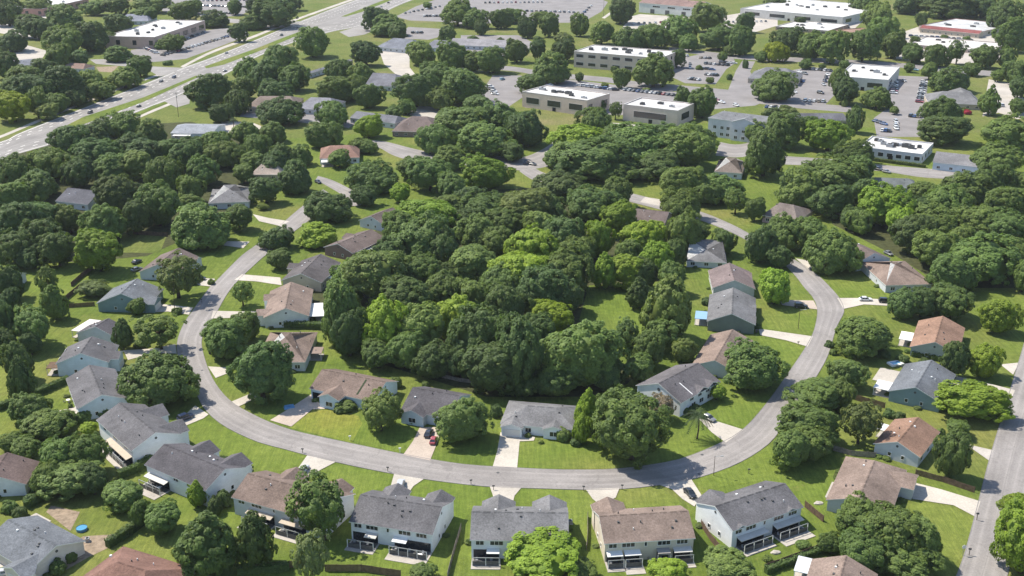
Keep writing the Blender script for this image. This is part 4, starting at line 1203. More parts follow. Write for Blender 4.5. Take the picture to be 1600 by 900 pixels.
# ---------------------------------------------------------------- trees
def crown_mesh(name, seed, kind):
    """unit crown (1 wide, 1 high, base at z=0): leaf tufts on many small clumps over a lobed, uneven hull"""
    rng = np.random.default_rng(seed)
    unit = lambda v: v / (np.linalg.norm(v, axis=-1, keepdims=True) + 1e-9)
    nl = {'oak': 11, 'round': 8, 'multi': 9, 'cone': 10, 'sparse': 8, 'bush': 5}[kind]
    ld = unit(rng.normal(size=(nl, 3)) * np.array((1, 1, .8)) + np.array((0, 0, .35)))
    amp = rng.uniform(.12, .36, nl) * {'oak': 1.15, 'round': 1.0, 'multi': 1.5, 'cone': .7, 'sparse': 1.2, 'bush': .8}[kind]
    sharp = rng.uniform(7, 16, nl)
    def hull(d):
        r = .74 + (amp * np.exp(sharp * (d @ ld.T - 1))).sum(1)
        return np.where(r > 1.0, 1.0 + np.tanh((r - 1.0) / .2) * .16, r)
    n = {'oak': 235, 'round': 220, 'multi': 245, 'cone': 190, 'sparse': 110, 'bush': 56}[kind]
    k = np.arange(n) + .5
    zmin = {'oak': -.72, 'round': -.92, 'multi': -.85, 'cone': -.9, 'sparse': -.9, 'bush': -.5}[kind]
    z = 1 - (1 - zmin) * k / n
    t = k * 2.39996 + rng.uniform(-.3, .3, n)
    d = unit(np.stack([np.cos(t) * np.sqrt(1 - z * z), np.sin(t) * np.sqrt(1 - z * z), z], 1) + rng.normal(size=(n, 3)) * .07)
    r = hull(d) * rng.uniform(.86, 1.07, n)
    if kind == 'sparse': r *= rng.uniform(.55, .95, n)
    rc = rng.uniform(.085, .165, n) * {'sparse': .95, 'bush': 1.5}.get(kind, 1.0)
    C = d * (r - rc * .6)[:, None]
    if kind == 'cone':
        h01 = (C[:, 2] + 1) / 2
        w = np.clip(1.25 * np.clip(1 - h01, 0, 1) ** .55, .12, 1.15)
        C[:, :2] *= w[:, None]
        rc *= np.clip(w, .55, 1)
    if kind == 'oak':
        C[:, 2] = np.where(C[:, 2] < 0, C[:, 2] * .62, C[:, 2])
    V, T = [], []
    size = {'oak': .039, 'round': .041, 'multi': .038, 'cone': .043, 'sparse': .042, 'bush': .08}[kind]
    for i in range(n):
        m = int({'sparse': 62, 'bush': 60}.get(kind, 74) * (rc[i] / .125) ** 1.6)
        out = unit(C[i] + np.array((0, 0, .25)))
        u = unit(rng.normal(size=(m, 3)))
        flip = (u @ out) < -.15
        u[flip] -= 2 * (u[flip] @ out)[:, None] * out
        p = C[i] + u * rc[i] * rng.uniform(.78, 1.12, (m, 1))
        nr = unit(u * .75 + out * .7 + rng.normal(size=(m, 3)) * .36 + np.array((0, 0, .15)))
        a = unit(np.cross(nr, rng.normal(size=(m, 3))))
        b = np.cross(nr, a)
        s = size * rng.uniform(.6, 1.3, (m, 1))
        a = a * s; b = b * s * rng.uniform(.55, .95, (m, 1))
        q = np.stack([p - a, p - b * .9, p + a, p + b * .9], 1)
        V.append(q.reshape(-1, 3))
        tone = np.clip(rng.normal(.45, .13) + rng.normal(0, .19, m), 0, 1)
        T.append(np.repeat(tone, 4))
    V = np.concatenate(V); T = np.concatenate(T)
    extra_v, extra_f = np.zeros((0, 3)), []
    if kind != 'sparse':
        bm = bmesh.new()
        bmesh.ops.create_icosphere(bm, subdivisions=3, radius=1)
        dv = unit(np.array([tuple(v.co) for v in bm.verts]))
        extra_f = [[v.index for v in f.verts] for f in bm.faces]
        bm.free()
        extra_v = dv * (hull(dv) * .68 + rng.normal(0, .03, len(dv)))[:, None]
        if kind == 'cone':
            h01 = (extra_v[:, 2] + 1) / 2
            extra_v[:, :2] *= np.clip(1.2 * np.clip(1 - h01, 0, 1) ** .55, .08, 1.1)[:, None]
        if kind == 'oak':
            extra_v[:, 2] = np.where(extra_v[:, 2] < 0, extra_v[:, 2] * .55, extra_v[:, 2])
    # fit to the unit box
    lo, hi = np.percentile(V, .4, axis=0), np.percentile(V, 99.6, axis=0)
    mid = (lo + hi) / 2; sc = 1 / np.maximum(hi - lo, 1e-6)
    off = np.array((mid[0], mid[1], lo[2]))
    V = (V - off) * sc
    if len(extra_v): extra_v = (extra_v - off) * sc
    nq = len(V) // 4
    faces_v = np.arange(nq * 4, dtype=np.int32)
    n0 = len(V)
    allv = np.concatenate([V, extra_v])
    me = bpy.data.meshes.new(name)
    me.vertices.add(len(allv))
    me.vertices.foreach_set("co", allv.astype(np.float32).ravel())
    nt_ = len(extra_f)
    loops = np.concatenate([faces_v, np.array([i + n0 for f in extra_f for i in f], dtype=np.int32)]) if nt_ else faces_v
    me.loops.add(len(loops))
    me.loops.foreach_set("vertex_index", loops)
    me.polygons.add(nq + nt_)
    starts = np.concatenate([np.arange(nq) * 4, nq * 4 + np.arange(nt_) * 3]).astype(np.int32)
    me.polygons.foreach_set("loop_start", starts)
    at = me.attributes.new("tone", 'FLOAT', 'POINT')
    at.data.foreach_set("value", np.concatenate([T, np.full(len(extra_v), .35)]).astype(np.float32))
    me.materials.append(M_LEAF)
    me.update(); me.validate()
    return me

def trunk_mesh(name, seed, limbs=5):
    """unit trunk with limbs, 1 high; thickness for a crown 1 wide"""
    rnd = random.Random(seed)
    mb = MB()
    mb.tube((0, 0, -.01), (.004, .003, .30), .045, .032, 9)
    mb.tube((.004, .003, .28), (.01, -.01, .9), .032, .012, 8)
    for k in range(limbs):
        t = 2 * math.pi * (k + rnd.uniform(-.2, .2)) / limbs
        z0 = rnd.uniform(.3, .5); r = rnd.uniform(.22, .34)
        m = (math.cos(t) * r * .5, math.sin(t) * r * .5, z0 + .22)
        mb.tube((0.005, 0, z0), m, .020, .014, 6)
        mb.tube(m, (math.cos(t) * r, math.sin(t) * r, z0 + rnd.uniform(.35, .48)), .014, .006, 6)
    return mb.mesh(name, [M_BARK], True)

CROWNS = {}
for kind, n in (('oak', 5), ('round', 5), ('multi', 5), ('cone', 3), ('sparse', 3), ('bush', 3)):
    CROWNS[kind] = [crown_mesh(f"{kind}_crown", 100 * n + 17 * k + len(kind), kind) for k in range(n)]
TRUNKS = [trunk_mesh("trunk", s) for s in (1, 2, 3)]

TINT = {
    'd': (0.090, 0.140, 0.044), 'm': (0.126, 0.187, 0.050), 'l': (0.160, 0.218, 0.060), 'b': (0.195, 0.285, 0.036),
    'y': (0.215, 0.27, 0.022), 'o': (0.120, 0.160, 0.050), 'n': (0.20, 0.155, 0.105), 'w': (0.165, 0.205, 0.085),
}
WORD = {'d': 'dark green', 'm': 'mid green', 'l': 'light green', 'b': 'bright green', 'y': 'yellow green', 'o': 'dull olive', 'n': 'bare brown', 'w': 'pale silvery green'}
KINDS = {'o': 'oak', 'r': 'round', 'u': 'multi', 'c': 'cone', 's': 'sparse'}
SHAPE = {'oak': 'broad domed', 'round': 'rounded', 'multi': 'many lobed', 'cone': 'tall pointed', 'sparse': 'loose airy'}
NAMEK = {'oak': 'oak_tree', 'round': 'round_tree', 'multi': 'lobed_tree', 'cone': 'conical_tree', 'sparse': 'airy_tree'}
TREES = []       # records for the labels
_cnt = 0

def place(cx, cy, w, h, col, kind, region, label=None):
    """a tree whose crown shows at (cx, cy) in the photo, w wide and h tall there"""
    global _cnt
    _cnt += 1
    # the crown's own size from its distance
    py = cy + h * .45
    zc = 3.0
    for _ in range(4):
        p = G(cx, cy, zc)
        depth = p.y * CT + (CAM_H - zc) * ST
        s = FOC / depth
        dep = math.atan2(CAM_H - zc, p.y)
        W = w / s
        k, c = math.sin(dep), math.cos(dep)
        hv = max((h / s) ** 2 - (W * k) ** 2, (0.42 * W * c) ** 2)
        H = min(math.sqrt(hv) / c, W * 2.2)
        W *= 0.95; H *= 0.95
        clear = 0.05 * H + 0.3 if kind != 'bush' else -0.05
        if kind == 'sparse': clear += 0.15 * H
        zc = clear + H / 2
    x, y = p.x, p.y
    col3 = TINT[col]
    j = random.Random(_cnt * 31)
    q_ = j.uniform(.88, 1.1); w_ = j.uniform(-.07, .07)
    col3 = (col3[0] * q_ * (1 + w_), col3[1] * q_, col3[2] * q_ * (1 - w_))
    me = CROWNS[kind][_cnt % len(CROWNS[kind])]
    rz = j.uniform(0, 6.28)
    if kind == 'bush':
        o = link("shrub", me, None, col3)
        o.location = (x, y, clear); o.scale = (W, W, H); o.rotation_euler = (0, 0, rz)
        rec = dict(o=o, region=region, col=col, kind=kind, x=x, y=y, W=W, H=H, label=label, px=w)
        TREES.append(rec)
        return rec
    root = empty(NAMEK[kind], (x, y, 0), rz)
    cr = link("crown", me, root, col3)
    cr.location = (0, 0, clear); e_ = j.uniform(.88, 1.12); cr.scale = (W * e_, W / e_, H)
    tr = link("trunk", TRUNKS[_cnt % 3], root)
    tr.scale = (W, W, clear + H * .62)
    rec = dict(o=root, region=region, col=col, kind=kind, x=x, y=y, W=W, H=H, label=label, px=w)
    TREES.append(rec)
    return rec

# region name : "cx cy w h colour kind" in photo pixels
DATA = {
"in the wood inside the street loop": """
670 338 96 62 b u;655 372 105 88 m u;628 358 62 60 m r;690 388 70 70 d r;745 362 76 62 m o;585 428 112 88 l u;545 435 60 55 m r;
738 412 92 66 m r;780 378 60 55 m r;760 325 80 50 m u;720 345 60 45 d o;705 318 55 35 m r;536 482 78 104 m u;600 508 74 92 b r;545 518 62 74 d r;
660 515 74 80 l r;712 490 84 74 b u;635 462 80 66 d r;690 452 70 60 m r;755 525 104 106 d u;765 572 92 84 d r;632 545 68 62 m r;590 552 54 46 m r;680 560 70 60 d r;
720 560 60 60 d o;862 497 70 58 y r;908 545 136 112 m u;812 548 84 116 d r;850 452 100 82 d u;795 480 80 80 d r;840 520 60 60 d r;980 520 40 46 d s;1012 545 52 60 m r;1070 546 42 40 l r;
1042 478 80 104 l c;1035 520 60 50 m s;950 585 64 52 d r;1000 575 50 44 m r;925 318 92 56 m u;938 372 50 60 b r;966 340 58 52 b r;945 420 46 56 b c;1003 372 70 58 b r;1025 402 52 52 b r;
880 368 76 66 d u;820 322 96 60 o u;846 352 62 52 l r;872 286 84 36 o o;962 300 56 50 m r;830 388 86 68 b u;812 424 104 70 b u;884 420 92 78 m u;975 422 60 54 b r;1048 432 48 52 m r;
1064 362 62 66 m r;1066 318 66 50 m o;1010 425 46 50 d r;886 464 58 50 d r;780 440 74 60 m r;740 460 66 56 m r;900 395 60 50 m r;860 325 60 44 m r;790 345 62 44 m r;
870 590 80 56 d r;815 600 60 40 d r;1090 365 40 40 d r;1000 455 46 50 d c;1052 395 40 44 d r;985 395 46 46 m r;700 430 50 44 d r;660 425 70 60 m u;610 400 60 55 d r
""",
"in the oak woods below the highway": """
25 262 64 52 m o;80 254 84 56 m o;118 268 62 54 d r;58 246 34 24 y r;178 258 68 46 m o;210 256 62 50 l r;256 270 74 60 m o;316 264 68 54 m o;286 240 66 46 d o;226 234 70 42 d o;152 232 82 44 d o;
352 240 76 46 m o;50 290 78 52 m o;18 306 62 52 m r;62 284 62 46 d o;188 302 84 66 o u;246 318 88 76 m u;300 294 52 50 m r;56 338 84 60 d u;108 340 52 50 l r;24 348 92 80 d u;64 368 80 66 d u;
160 346 88 66 m o;154 390 82 74 b r;312 350 108 76 m o;372 338 52 46 m r;297 318 46 36 l r;20 388 72 62 d u;90 388 62 60 d r;45 400 60 44 d r;212 338 54 60 d r;
110 214 74 44 d o;152 204 54 44 d r;192 192 62 42 m o;236 204 52 44 m o;205 222 62 40 d o;335 222 62 40 m o;382 206 56 40 m o;262 232 56 36 m r;
146 212 62 40 d o;300 226 64 36 d o;400 226 56 40 m o;440 240 50 40 d o;415 296 56 46 d r;460 274 62 56 d o;426 252 58 40 d o;395 250 50 36 m r;412 322 22 12 l r;380 270 40 34 m r;470 240 44 36 m o
""",
"in the leafy belt between the highway and the offices": """
438 172 84 46 d o;520 176 64 42 m o;425 205 52 36 m o;505 208 62 46 m o;575 196 52 40 b r;565 225 42 26 m o;436 88 72 42 m o;488 64 62 52 m u;414 112 62 50 d o;458 120 62 46 m r;430 140 62 40 d o;
528 108 52 36 m o;562 112 50 34 m o;530 136 84 46 m o;576 148 52 42 m r;572 82 52 42 d r;657 82 56 42 m r;650 140 78 58 d u;682 120 62 52 m r;710 84 62 52 m u;722 132 92 62 m u;770 92 56 46 m r;
637 166 36 26 m r;588 28 46 40 d r;606 38 62 36 m o;622 48 36 32 d r;700 52 32 30 d r;752 42 26 26 d r;720 190 114 60 m u;786 182 82 60 m u;760 216 112 60 m u;682 216 72 50 m o;832 206 62 46 d r;816 198 72 60 d u;
380 135 48 40 m r;325 140 78 60 d u;370 158 52 42 d o;386 108 52 42 m o;345 175 44 32 d o;690 155 50 40 m r;745 165 60 40 d r;
740 95 40 34 m r;615 175 34 24 m r;672 270 78 60 m u;762 266 88 60 b u;706 290 58 50 m r;625 300 36 32 b r;570 305 48 36 d r;586 274 94 52 m o;735 308 62 46 d r;530 247 42 30 m r;572 228 42 24 l o;800 235 50 34 m r;640 262 50 36 m r;700 245 60 40 m o;690 330 40 40 m r
""",
"among the offices and car parks": """
800 24 44 22 m o;845 26 30 18 m r;668 8 16 10 m r;1010 44 14 8 m s;1055 99 12 8 m r;1048 108 10 7 l r;1110 125 14 9 m r;1262 96 14 10 m r;1285 104 12 9 d r;1398 172 16 12 m r;1450 180 16 14 m r;1520 108 30 20 m r;1560 118 22 18 m r;1405 52 20 14 d r;1430 62 16 12 m r;1475 58 14 8 m r;1510 60 12 8 m r;1250 32 18 12 d r;1195 22 14 10 d r;690 60 16 12 m r;740 62 18 14 m r;780 66 20 14 d r;880 100 20 14 d r;1190 88 24 16 m r;1140 78 24 16 m r;1320 100 18 14 m r;1420 105 18 14 m r;960 108 12 10 m r;
862 104 58 48 m o;828 130 46 30 m r;930 188 68 42 m o;905 216 92 46 b u;976 216 82 46 m u;1040 210 82 46 m u;1086 216 78 50 m u;1098 158 50 48 m r;1022 108 68 52 m o;972 121 28 30 m r;1070 152 30 34 m r;962 170 22 24 m s;
940 162 16 20 d c;825 42 32 32 d r;857 38 32 36 m r;907 37 34 36 m r;940 50 42 36 m r;970 14 46 42 d r;880 76 40 36 d r;840 76 26 30 d r;808 78 38 36 m r;985 58 52 34 m o;1020 55 52 36 m o;1062 46 62 46 m u;
1108 26 62 46 m u;1125 55 62 42 m u;1077 66 32 26 m r;1157 62 46 46 m r;1165 34 30 30 d r;1058 90 26 28 d r;1130 88 16 15 m r;715 18 56 42 m u;742 28 42 30 m r;783 28 38 30 m r;885 240 76 48 m o;
920 242 130 66 m u;1000 226 112 66 m u;1070 228 92 62 m u;1124 291 80 44 m o;1066 284 78 56 m u;960 262 90 40 m u;1030 258 80 44 d u;890 262 60 30 d o;1105 300 50 36 m r;1150 312 36 34 m s;905 120 14 14 d r;
1195 236 72 74 m u;1213 80 40 30 y o;1257 100 20 15 m r;1230 62 56 42 d u;1267 70 52 42 m r;1300 72 52 50 m r;1372 25 52 46 m u;1380 48 56 46 m u;1350 68 52 52 m u;1395 68 46 42 m r;1427 82 36 30 m r;
1465 86 42 34 m o;1497 78 28 32 m s;1537 88 42 34 m r;1575 90 30 34 m r;1582 52 54 54 m u;1570 22 52 50 m r;1588 112 38 38 m r;1592 136 32 32 d r;1487 122 62 40 m o;1453 110 26 26 m r;1548 155 34 46 m c;1470 172 62 46 m o;
1475 200 88 46 d u;1572 202 88 52 m u;1322 140 46 42 d r;1310 122 30 36 m r;1370 152 46 34 m o;1212 132 68 46 m o;1337 186 32 40 d r;1295 210 68 50 b r;1225 200 72 56 m u;1180 205 40 34 m r;
1350 8 52 30 m u;1420 6 52 28 d u;1480 6 92 26 d u;1535 10 62 32 d u;1215 5 40 14 d r;1338 238 62 40 m o;1205 178 30 24 o r;1262 192 30 22 m r;1590 165 30 24 m r;1440 30 20 22 d r
""",
"in the woods right of the loop": """
1300 276 104 64 m u;1250 290 74 60 m o;1296 312 74 52 d u;1342 266 58 50 m r;1385 318 98 64 b u;1405 346 42 46 b r;1515 292 84 52 m o;1480 312 74 52 m o;1552 280 74 58 m u;1562 245 78 50 m o;1576 316 74 58 m u;
1470 346 84 60 m u;1425 364 64 60 o r;1526 346 84 56 m u;1460 386 78 60 m u;1570 356 74 56 m u;1530 402 122 78 m u;1490 425 74 62 m u;1582 398 62 60 m r;1228 360 68 56 m o;1266 364 52 48 m r;1190 378 54 60 d u;
1302 390 88 66 m o;1210 446 58 56 b r;1133 376 44 40 m r;1180 326 32 36 m r;1348 300 50 50 d r;1440 330 54 44 d r;1600 430 40 50 m r;1330 340 40 36 d r;1600 290 50 44 m r;1500 372 50 44 m r;1440 300 44 36 m r;1220 400 40 36 d r;1345 345 40 40 m r
""",
"beyond the highway": """
60 140 74 52 d u;40 124 72 46 m o;96 130 72 60 d u;142 128 46 40 l r;194 120 56 32 m o;218 103 36 32 m r;185 83 46 24 m o;92 88 42 40 m r;100 62 72 46 m u;140 55 62 46 d u;186 40 48 38 d r;98 25 58 38 m o;
52 40 52 36 d r;8 100 42 42 d r;12 18 52 42 d r;18 165 64 48 y u;56 155 36 42 l s;72 172 42 26 l r;268 66 38 26 m r;236 6 60 26 m u;285 18 42 32 m r;333 28 46 26 d o;372 50 30 28 d r;367 10 26 24 m r;430 20 72 42 d u;
408 8 50 30 d r;395 34 44 22 m o;180 8 46 28 m r;60 8 50 26 m r;145 12 40 22 m r;20 62 50 34 d o;120 148 50 34 d r;160 140 40 28 l r;86 160 44 30 m r;70 105 46 30 d r;
445 4 50 24 d o;300 10 36 22 m r;225 22 40 22 m r;20 140 50 40 d r;70 45 40 30 d r;120 90 40 26 d o;170 60 34 24 m r;
""",
"along the right hand gardens": """
1348 520 102 66 m u;1412 473 48 48 d r;1442 470 62 50 d u;1486 470 78 56 m u;1560 490 64 56 b r;1494 560 44 58 d r;1540 562 54 52 b r;1517 622 112 64 b u;1497 668 40 28 m r;1325 580 62 48 l r;1272 616 98 56 m u;1312 612 50 46 m r;
1260 660 94 66 m u;1345 655 62 62 o s;1182 568 106 78 m u;1235 700 64 62 m r;1264 690 72 54 m r;1488 705 54 78 d r;1605 840 106 116 b u;1590 790 60 50 b r;1445 568 24 14 d r;
1120 610 30 24 b s
""",
"around the great oak cluster at the lower right": """
1340 812 78 74 m r;1392 828 112 90 m u;1350 855 84 72 m u;1440 838 66 72 l u;1412 868 112 62 m u;1300 848 40 34 m r
""",
"in the front gardens inside the loop": """
988 664 128 116 m u;962 640 70 70 m r;917 638 40 66 b c;910 668 32 46 b r;1035 632 42 38 n s;594 643 64 62 l u;720 650 86 74 l u;407 576 98 96 d u;352 526 84 64 m u;386 506 48 48 m r;430 370 52 36 d o;495 365 64 38 b o;512 320 78 48 d o;378 455 36 36 l s
""",
"along the bottom gardens": """
320 846 100 106 m c;398 842 66 86 d c;487 866 60 76 w s;497 782 98 92 m s;505 800 60 70 m s;307 770 30 42 b c;255 810 58 50 m r;216 800 34 42 m r;190 772 68 50 m r;92 712 74 62 m u;136 708 62 62 m u;112 744 96 62 l u;70 746 52 50 m r;145 748 50 50 d r;38 698 48 36 m r;
852 872 136 78 b u;905 890 60 40 m r;1042 888 66 48 b u;1140 884 88 54 l u;660 892 42 30 l r
""",
"along the left back gardens": """
8 500 48 72 d r;50 510 64 64 m u;82 470 44 56 m c;47 536 34 36 d r;25 562 48 62 d r;33 590 42 70 d c;10 535 36 48 d r;50 634 64 52 m u;76 660 82 46 m u;140 668 30 22 b r;248 514 74 54 l s;190 520 30 48 d c;212 478 30 26 m r;
247 590 120 84 m o;72 440 36 48 m s;18 440 42 52 d r;275 426 78 64 o s;150 450 52 26 o r;15 470 34 40 d r;30 640 40 36 m r;20 690 40 30 m r;435 404 40 32 m r
""",
}
SHRUBS = {
"in the front gardens": "540 632 38 22 m;617 597 22 18 m;775 641 20 22 d;880 678 24 22 l;1012 640 30 20 m;1088 640 30 18 d;1100 648 20 12 m;505 620 16 10 l;1170 818 20 24 d;1365 766 14 14 l;575 600 20 18 m;1320 640 20 14 m;1432 575 18 12 m;700 668 14 10 d;790 660 14 12 d;845 690 10 7 l;300 438 18 14 d;276 485 18 12 m;195 520 20 18 d;220 536 24 14 m;330 440 12 10 m;530 640 18 12 d;900 690 20 14 d;1062 640 18 14 m",
"around the back gardens": "105 652 28 24 m;130 650 24 20 m;160 640 28 20 d;178 632 22 18 d;370 512 20 16 d;1297 537 16 12 d;1302 550 12 10 m;1410 560 22 14 d;1380 552 24 14 d;350 720 20 18 d;335 790 24 28 d;348 778 26 30 d;30 800 24 20 d;48 780 24 20 d;15 790 26 22 m;90 885 26 24 m;110 870 20 18 m;985 545 18 14 m;1105 470 18 14 d;1115 390 24 12 d;1390 645 18 16 d;1405 650 20 16 d;1345 850 18 14 m;1470 675 16 16 m;1432 700 18 22 d;1255 850 24 16 m;1200 872 16 12 m;575 370 14 10 m;665 600 12 10 m;1070 640 16 14 d;600 835 16 8 d",
"along the highway verge and car parks": "35 155 40 16 y;75 168 30 14 l;160 130 30 18 y;262 98 16 8 m;250 70 20 14 m;1224 125 16 9 d;1390 165 14 8 m;1505 172 20 10 l;1140 120 10 10 d;1165 100 10 14 d;905 145 16 6 l;945 132 12 6 l;1010 140 14 6 l;1092 105 12 8 l;1320 160 10 14 l;1310 150 8 16 l;1230 172 36 12 o;480 70 18 12 l;505 62 20 12 l;615 40 12 10 l;880 58 30 12 o;840 60 16 8 d;330 165 24 10 y;318 160 16 8 b;1432 95 14 8 d",
}
for reg, txt in DATA.items():
    for e in txt.replace("\n", "").split(";"):
        e = e.split()
        if len(e) == 6:
            k_ = 0.9 if 'belt' in reg or 'below the highway' in reg else 1.0
            place(float(e[0]), float(e[1]), float(e[2]) * k_, float(e[3]) * k_, e[4], KINDS[e[5]], reg)
for reg, txt in SHRUBS.items():
    for e in txt.split(";"):
        e = e.split()
        place(float(e[0]), float(e[1]), float(e[2]), float(e[3]), e[4], 'bush', reg)
for (cx, cy, w, h) in ((1227, 120, 16, 9), (1512, 175, 12, 8), (1312, 221, 10, 6)):
    r_ = place(cx, cy, w, h, 'd', 'bush', "among the offices and car parks")
    r_['o'].color = (0.36, 0.03, 0.06, 1)
    r_['label'] = "red flowering bush beside " + ("the grey hip roofed office" if cx == 1227 else ("the grey cross winged office" if cx == 1512 else "the bright tree by the shop car park"))

# low planting along the house walls
pr = random.Random(21)
for H in HOUSES:
    c = proj((H.c.x, H.c.y, 0))
    if c[1] < 400 or not (-20 < c[0] < 1620): continue
    sides = ['0', '1'] if H.h > 4.3 else ['n', '0', 'f']
    for sd in sides:
        for k in range(2 if sd in '01' else 3):
            if pr.random() < .3: continue
            t = pr.uniform(.1, .9)
            q = {'n': (H.L * t, -.7), 'f': (H.L * t, H.W + .7), '0': (-.6, H.W * t), '1': (H.L + .6, H.W * t)}[sd]
            w3 = H.M @ Vector((q[0], q[1], .5))
            x, y = proj(w3); s = scale_at(y)
            place(x, y, s * pr.uniform(1.2, 2.4), s * pr.uniform(.9, 1.5), pr.choice('dmmlo'), 'bush', "planted along the house walls")

# labels: colour, build and where it stands
def nearest(rec):
    best = None
    for p, r, ref in LANDMARKS:
        d = math.hypot(p.x - rec['x'], p.y - rec['y']) - r
        if best is None or d < best[0]: best = (d, p, r, ref)
    return best
groups = {}
for rec in TREES:
    d, p, r, ref = nearest(rec)
    dx, dy = rec['x'] - p.x, rec['y'] - p.y
    rel = "behind" if dy > abs(dx) else ("in front of" if -dy > abs(dx) else ("right of" if dx > 0 else "left of"))
    if d > 45: rel = "well " + rel if rel in ("behind",) else "far " + rel if rel in ("right of", "left of") else "far before"
    kind = SHAPE.get(rec['kind'], 'low')
    noun = "shrub" if rec['kind'] == 'bush' else "tree"
    key = f"{WORD[rec['col']]} {kind} {noun} {rel} {ref}"
    rec['d'] = d
    groups.setdefault(key, []).append(rec)
for key, recs in groups.items():
    recs.sort(key=lambda q: -q['px'])
    if len(recs) > 1:
        order = ["largest", "second largest", "third largest", "fourth largest", "fifth largest", "sixth largest", "seventh largest", "eighth largest", "ninth largest", "tenth largest"]
    for i, rec in enumerate(recs):
        lab = key
        if len(recs) == 2:
            lab = ("larger " if i == 0 else "smaller ") + key
        elif len(recs) > 2:
            lab = (order[i] if i < 9 else "tiny") + " " + key
        if rec['label']: lab = rec['label']
        wds = lab.split()
        if len(wds) > 16: lab = " ".join(wds[:16])
        tag(rec['o'], lab, "shrub" if rec['kind'] == 'bush' else "tree", ("shrubs " if rec['kind'] == 'bush' else "trees ") + rec['region'])

# palms
def palm(cx, cy, hpx, label):
    p = G(cx, cy); s = scale_at(cy)
    H = hpx / s / .87
    root = empty("palm_tree", (p.x, p.y, 0))
    mb = MB()
    n = 6
    for k in range(n):
        z0, z1 = H * .78 * k / n, H * .78 * (k + 1) / n
        b0 = .25 * math.sin(k * .5); b1 = .25 * math.sin((k + 1) * .5)
        mb.tube((b0, 0, z0), (b1, 0, z1 + .05), .24 - .015 * k, .22 - .015 * k, 9)
    part("trunk", mb, M_BARK, root, smooth=True)
    top = Vector((.25 * math.sin(3), 0, H * .79))
    rnd = random.Random(4)
    for k in range(16):
        t = 2 * math.pi * k / 16 + rnd.uniform(-.15, .15)
        up = rnd.uniform(.1, .9); Lf = H * rnd.uniform(.40, .52)
        mb = MB()
        pts = []
        for q in range(7):
            f = q / 6
            r = Lf * f
            pts.append(top + Vector((math.cos(t) * r, math.sin(t) * r, Lf * (up * f - 1.0 * f * f))))
        for a, b in zip(pts, pts[1:]):
            d = (b - a).normalized(); sd = d.cross(Vector((0, 0, 1))).normalized()
            f = (a - top).length / Lf
            wd = Lf * .26 * (1 - .55 * f)
            for sg in (-1, 1):
                for j in range(3):
                    c = a.lerp(b, j / 3); c2 = a.lerp(b, j / 3 + .22)
                    tip = c + sd * sg * wd + d * wd * .5 - Vector((0, 0, wd * .35))
                    mb.poly([c, c2, tip])
            mb.tube(a, b, .05, .04, 4)
        part("frond", mb, M_LEAF, root, (0.07, 0.11, 0.035))
    tag(root, label, "palm tree")
palm(1089, 686, 46, "palm tree on the lawn before the big white house")
palm(365, 199, 15, "small far palm right of the flat pale building")

# far-off trees beyond the last car parks, read as one mass
def treeline(name, label, spots, tint):
    rng = random.Random(12)
    src = CROWNS['multi'][0]
    co = np.zeros(len(src.vertices) * 3, dtype=np.float32); src.vertices.foreach_get("co", co); co = co.reshape(-1, 3)
    nl = len(src.loops); lv = np.zeros(nl, dtype=np.int32); src.loops.foreach_get("vertex_index", lv)
    npo = len(src.polygons); ls = np.zeros(npo, dtype=np.int32); src.polygons.foreach_get("loop_start", ls)
    tn = np.zeros(len(co), dtype=np.float32); src.attributes["tone"].data.foreach_get("value", tn)
    V, Lp, S, T = [], [], [], []
    k = 0
    for (p, W) in spots:
        a = rng.uniform(0, 6.28)
        c, s = math.cos(a), math.sin(a)
        q = co * np.array((W, W, W * .7))
        q = np.stack([q[:, 0] * c - q[:, 1] * s + p.x, q[:, 0] * s + q[:, 1] * c + p.y, q[:, 2] + 1], 1)
        V.append(q); Lp.append(lv + k * len(co)); S.append(ls + k * nl); T.append(tn); k += 1
    V = np.concatenate(V); Lp = np.concatenate(Lp); S = np.concatenate(S)
    me = bpy.data.meshes.new(name)
    me.vertices.add(len(V)); me.vertices.foreach_set("co", V.astype(np.float32).ravel())
    me.loops.add(len(Lp)); me.loops.foreach_set("vertex_index", Lp)
    me.polygons.add(len(S)); me.polygons.foreach_set("loop_start", S)
    at = me.attributes.new("tone", 'FLOAT', 'POINT'); at.data.foreach_set("value", np.concatenate(T))
    me.materials.append(M_LEAF); me.update()
    o = link(name, me, None, TINT[tint])
    tag(o, label, "trees", kind="stuff")
rt = random.Random(12)
spots = []
for i in range(150):
    px, py = rt.uniform(-150, 1750), rt.uniform(-75, -8)
    if py > -30 and 400 < px < 1000 and rt.random() < .6: continue
    spots.append((G(px, py), rt.uniform(18, 34)))
treeline("distant_treeline", "far green mass of treetops beyond the last car parks", spots, 'd')
spots = []
for i in range(170):                        # the woods go on to both sides of the view
    sd = rt.random() < .5
    px = rt.uniform(1790, 2350) if sd else rt.uniform(-750, -130)
    py = rt.uniform(120, 820) if sd else rt.uniform(430, 900)
    spots.append((G(px, py), rt.uniform(10, 19)))
treeline("outlying_woods", "green mass of woods going on beyond the edges of the neighbourhood", spots, 'm')
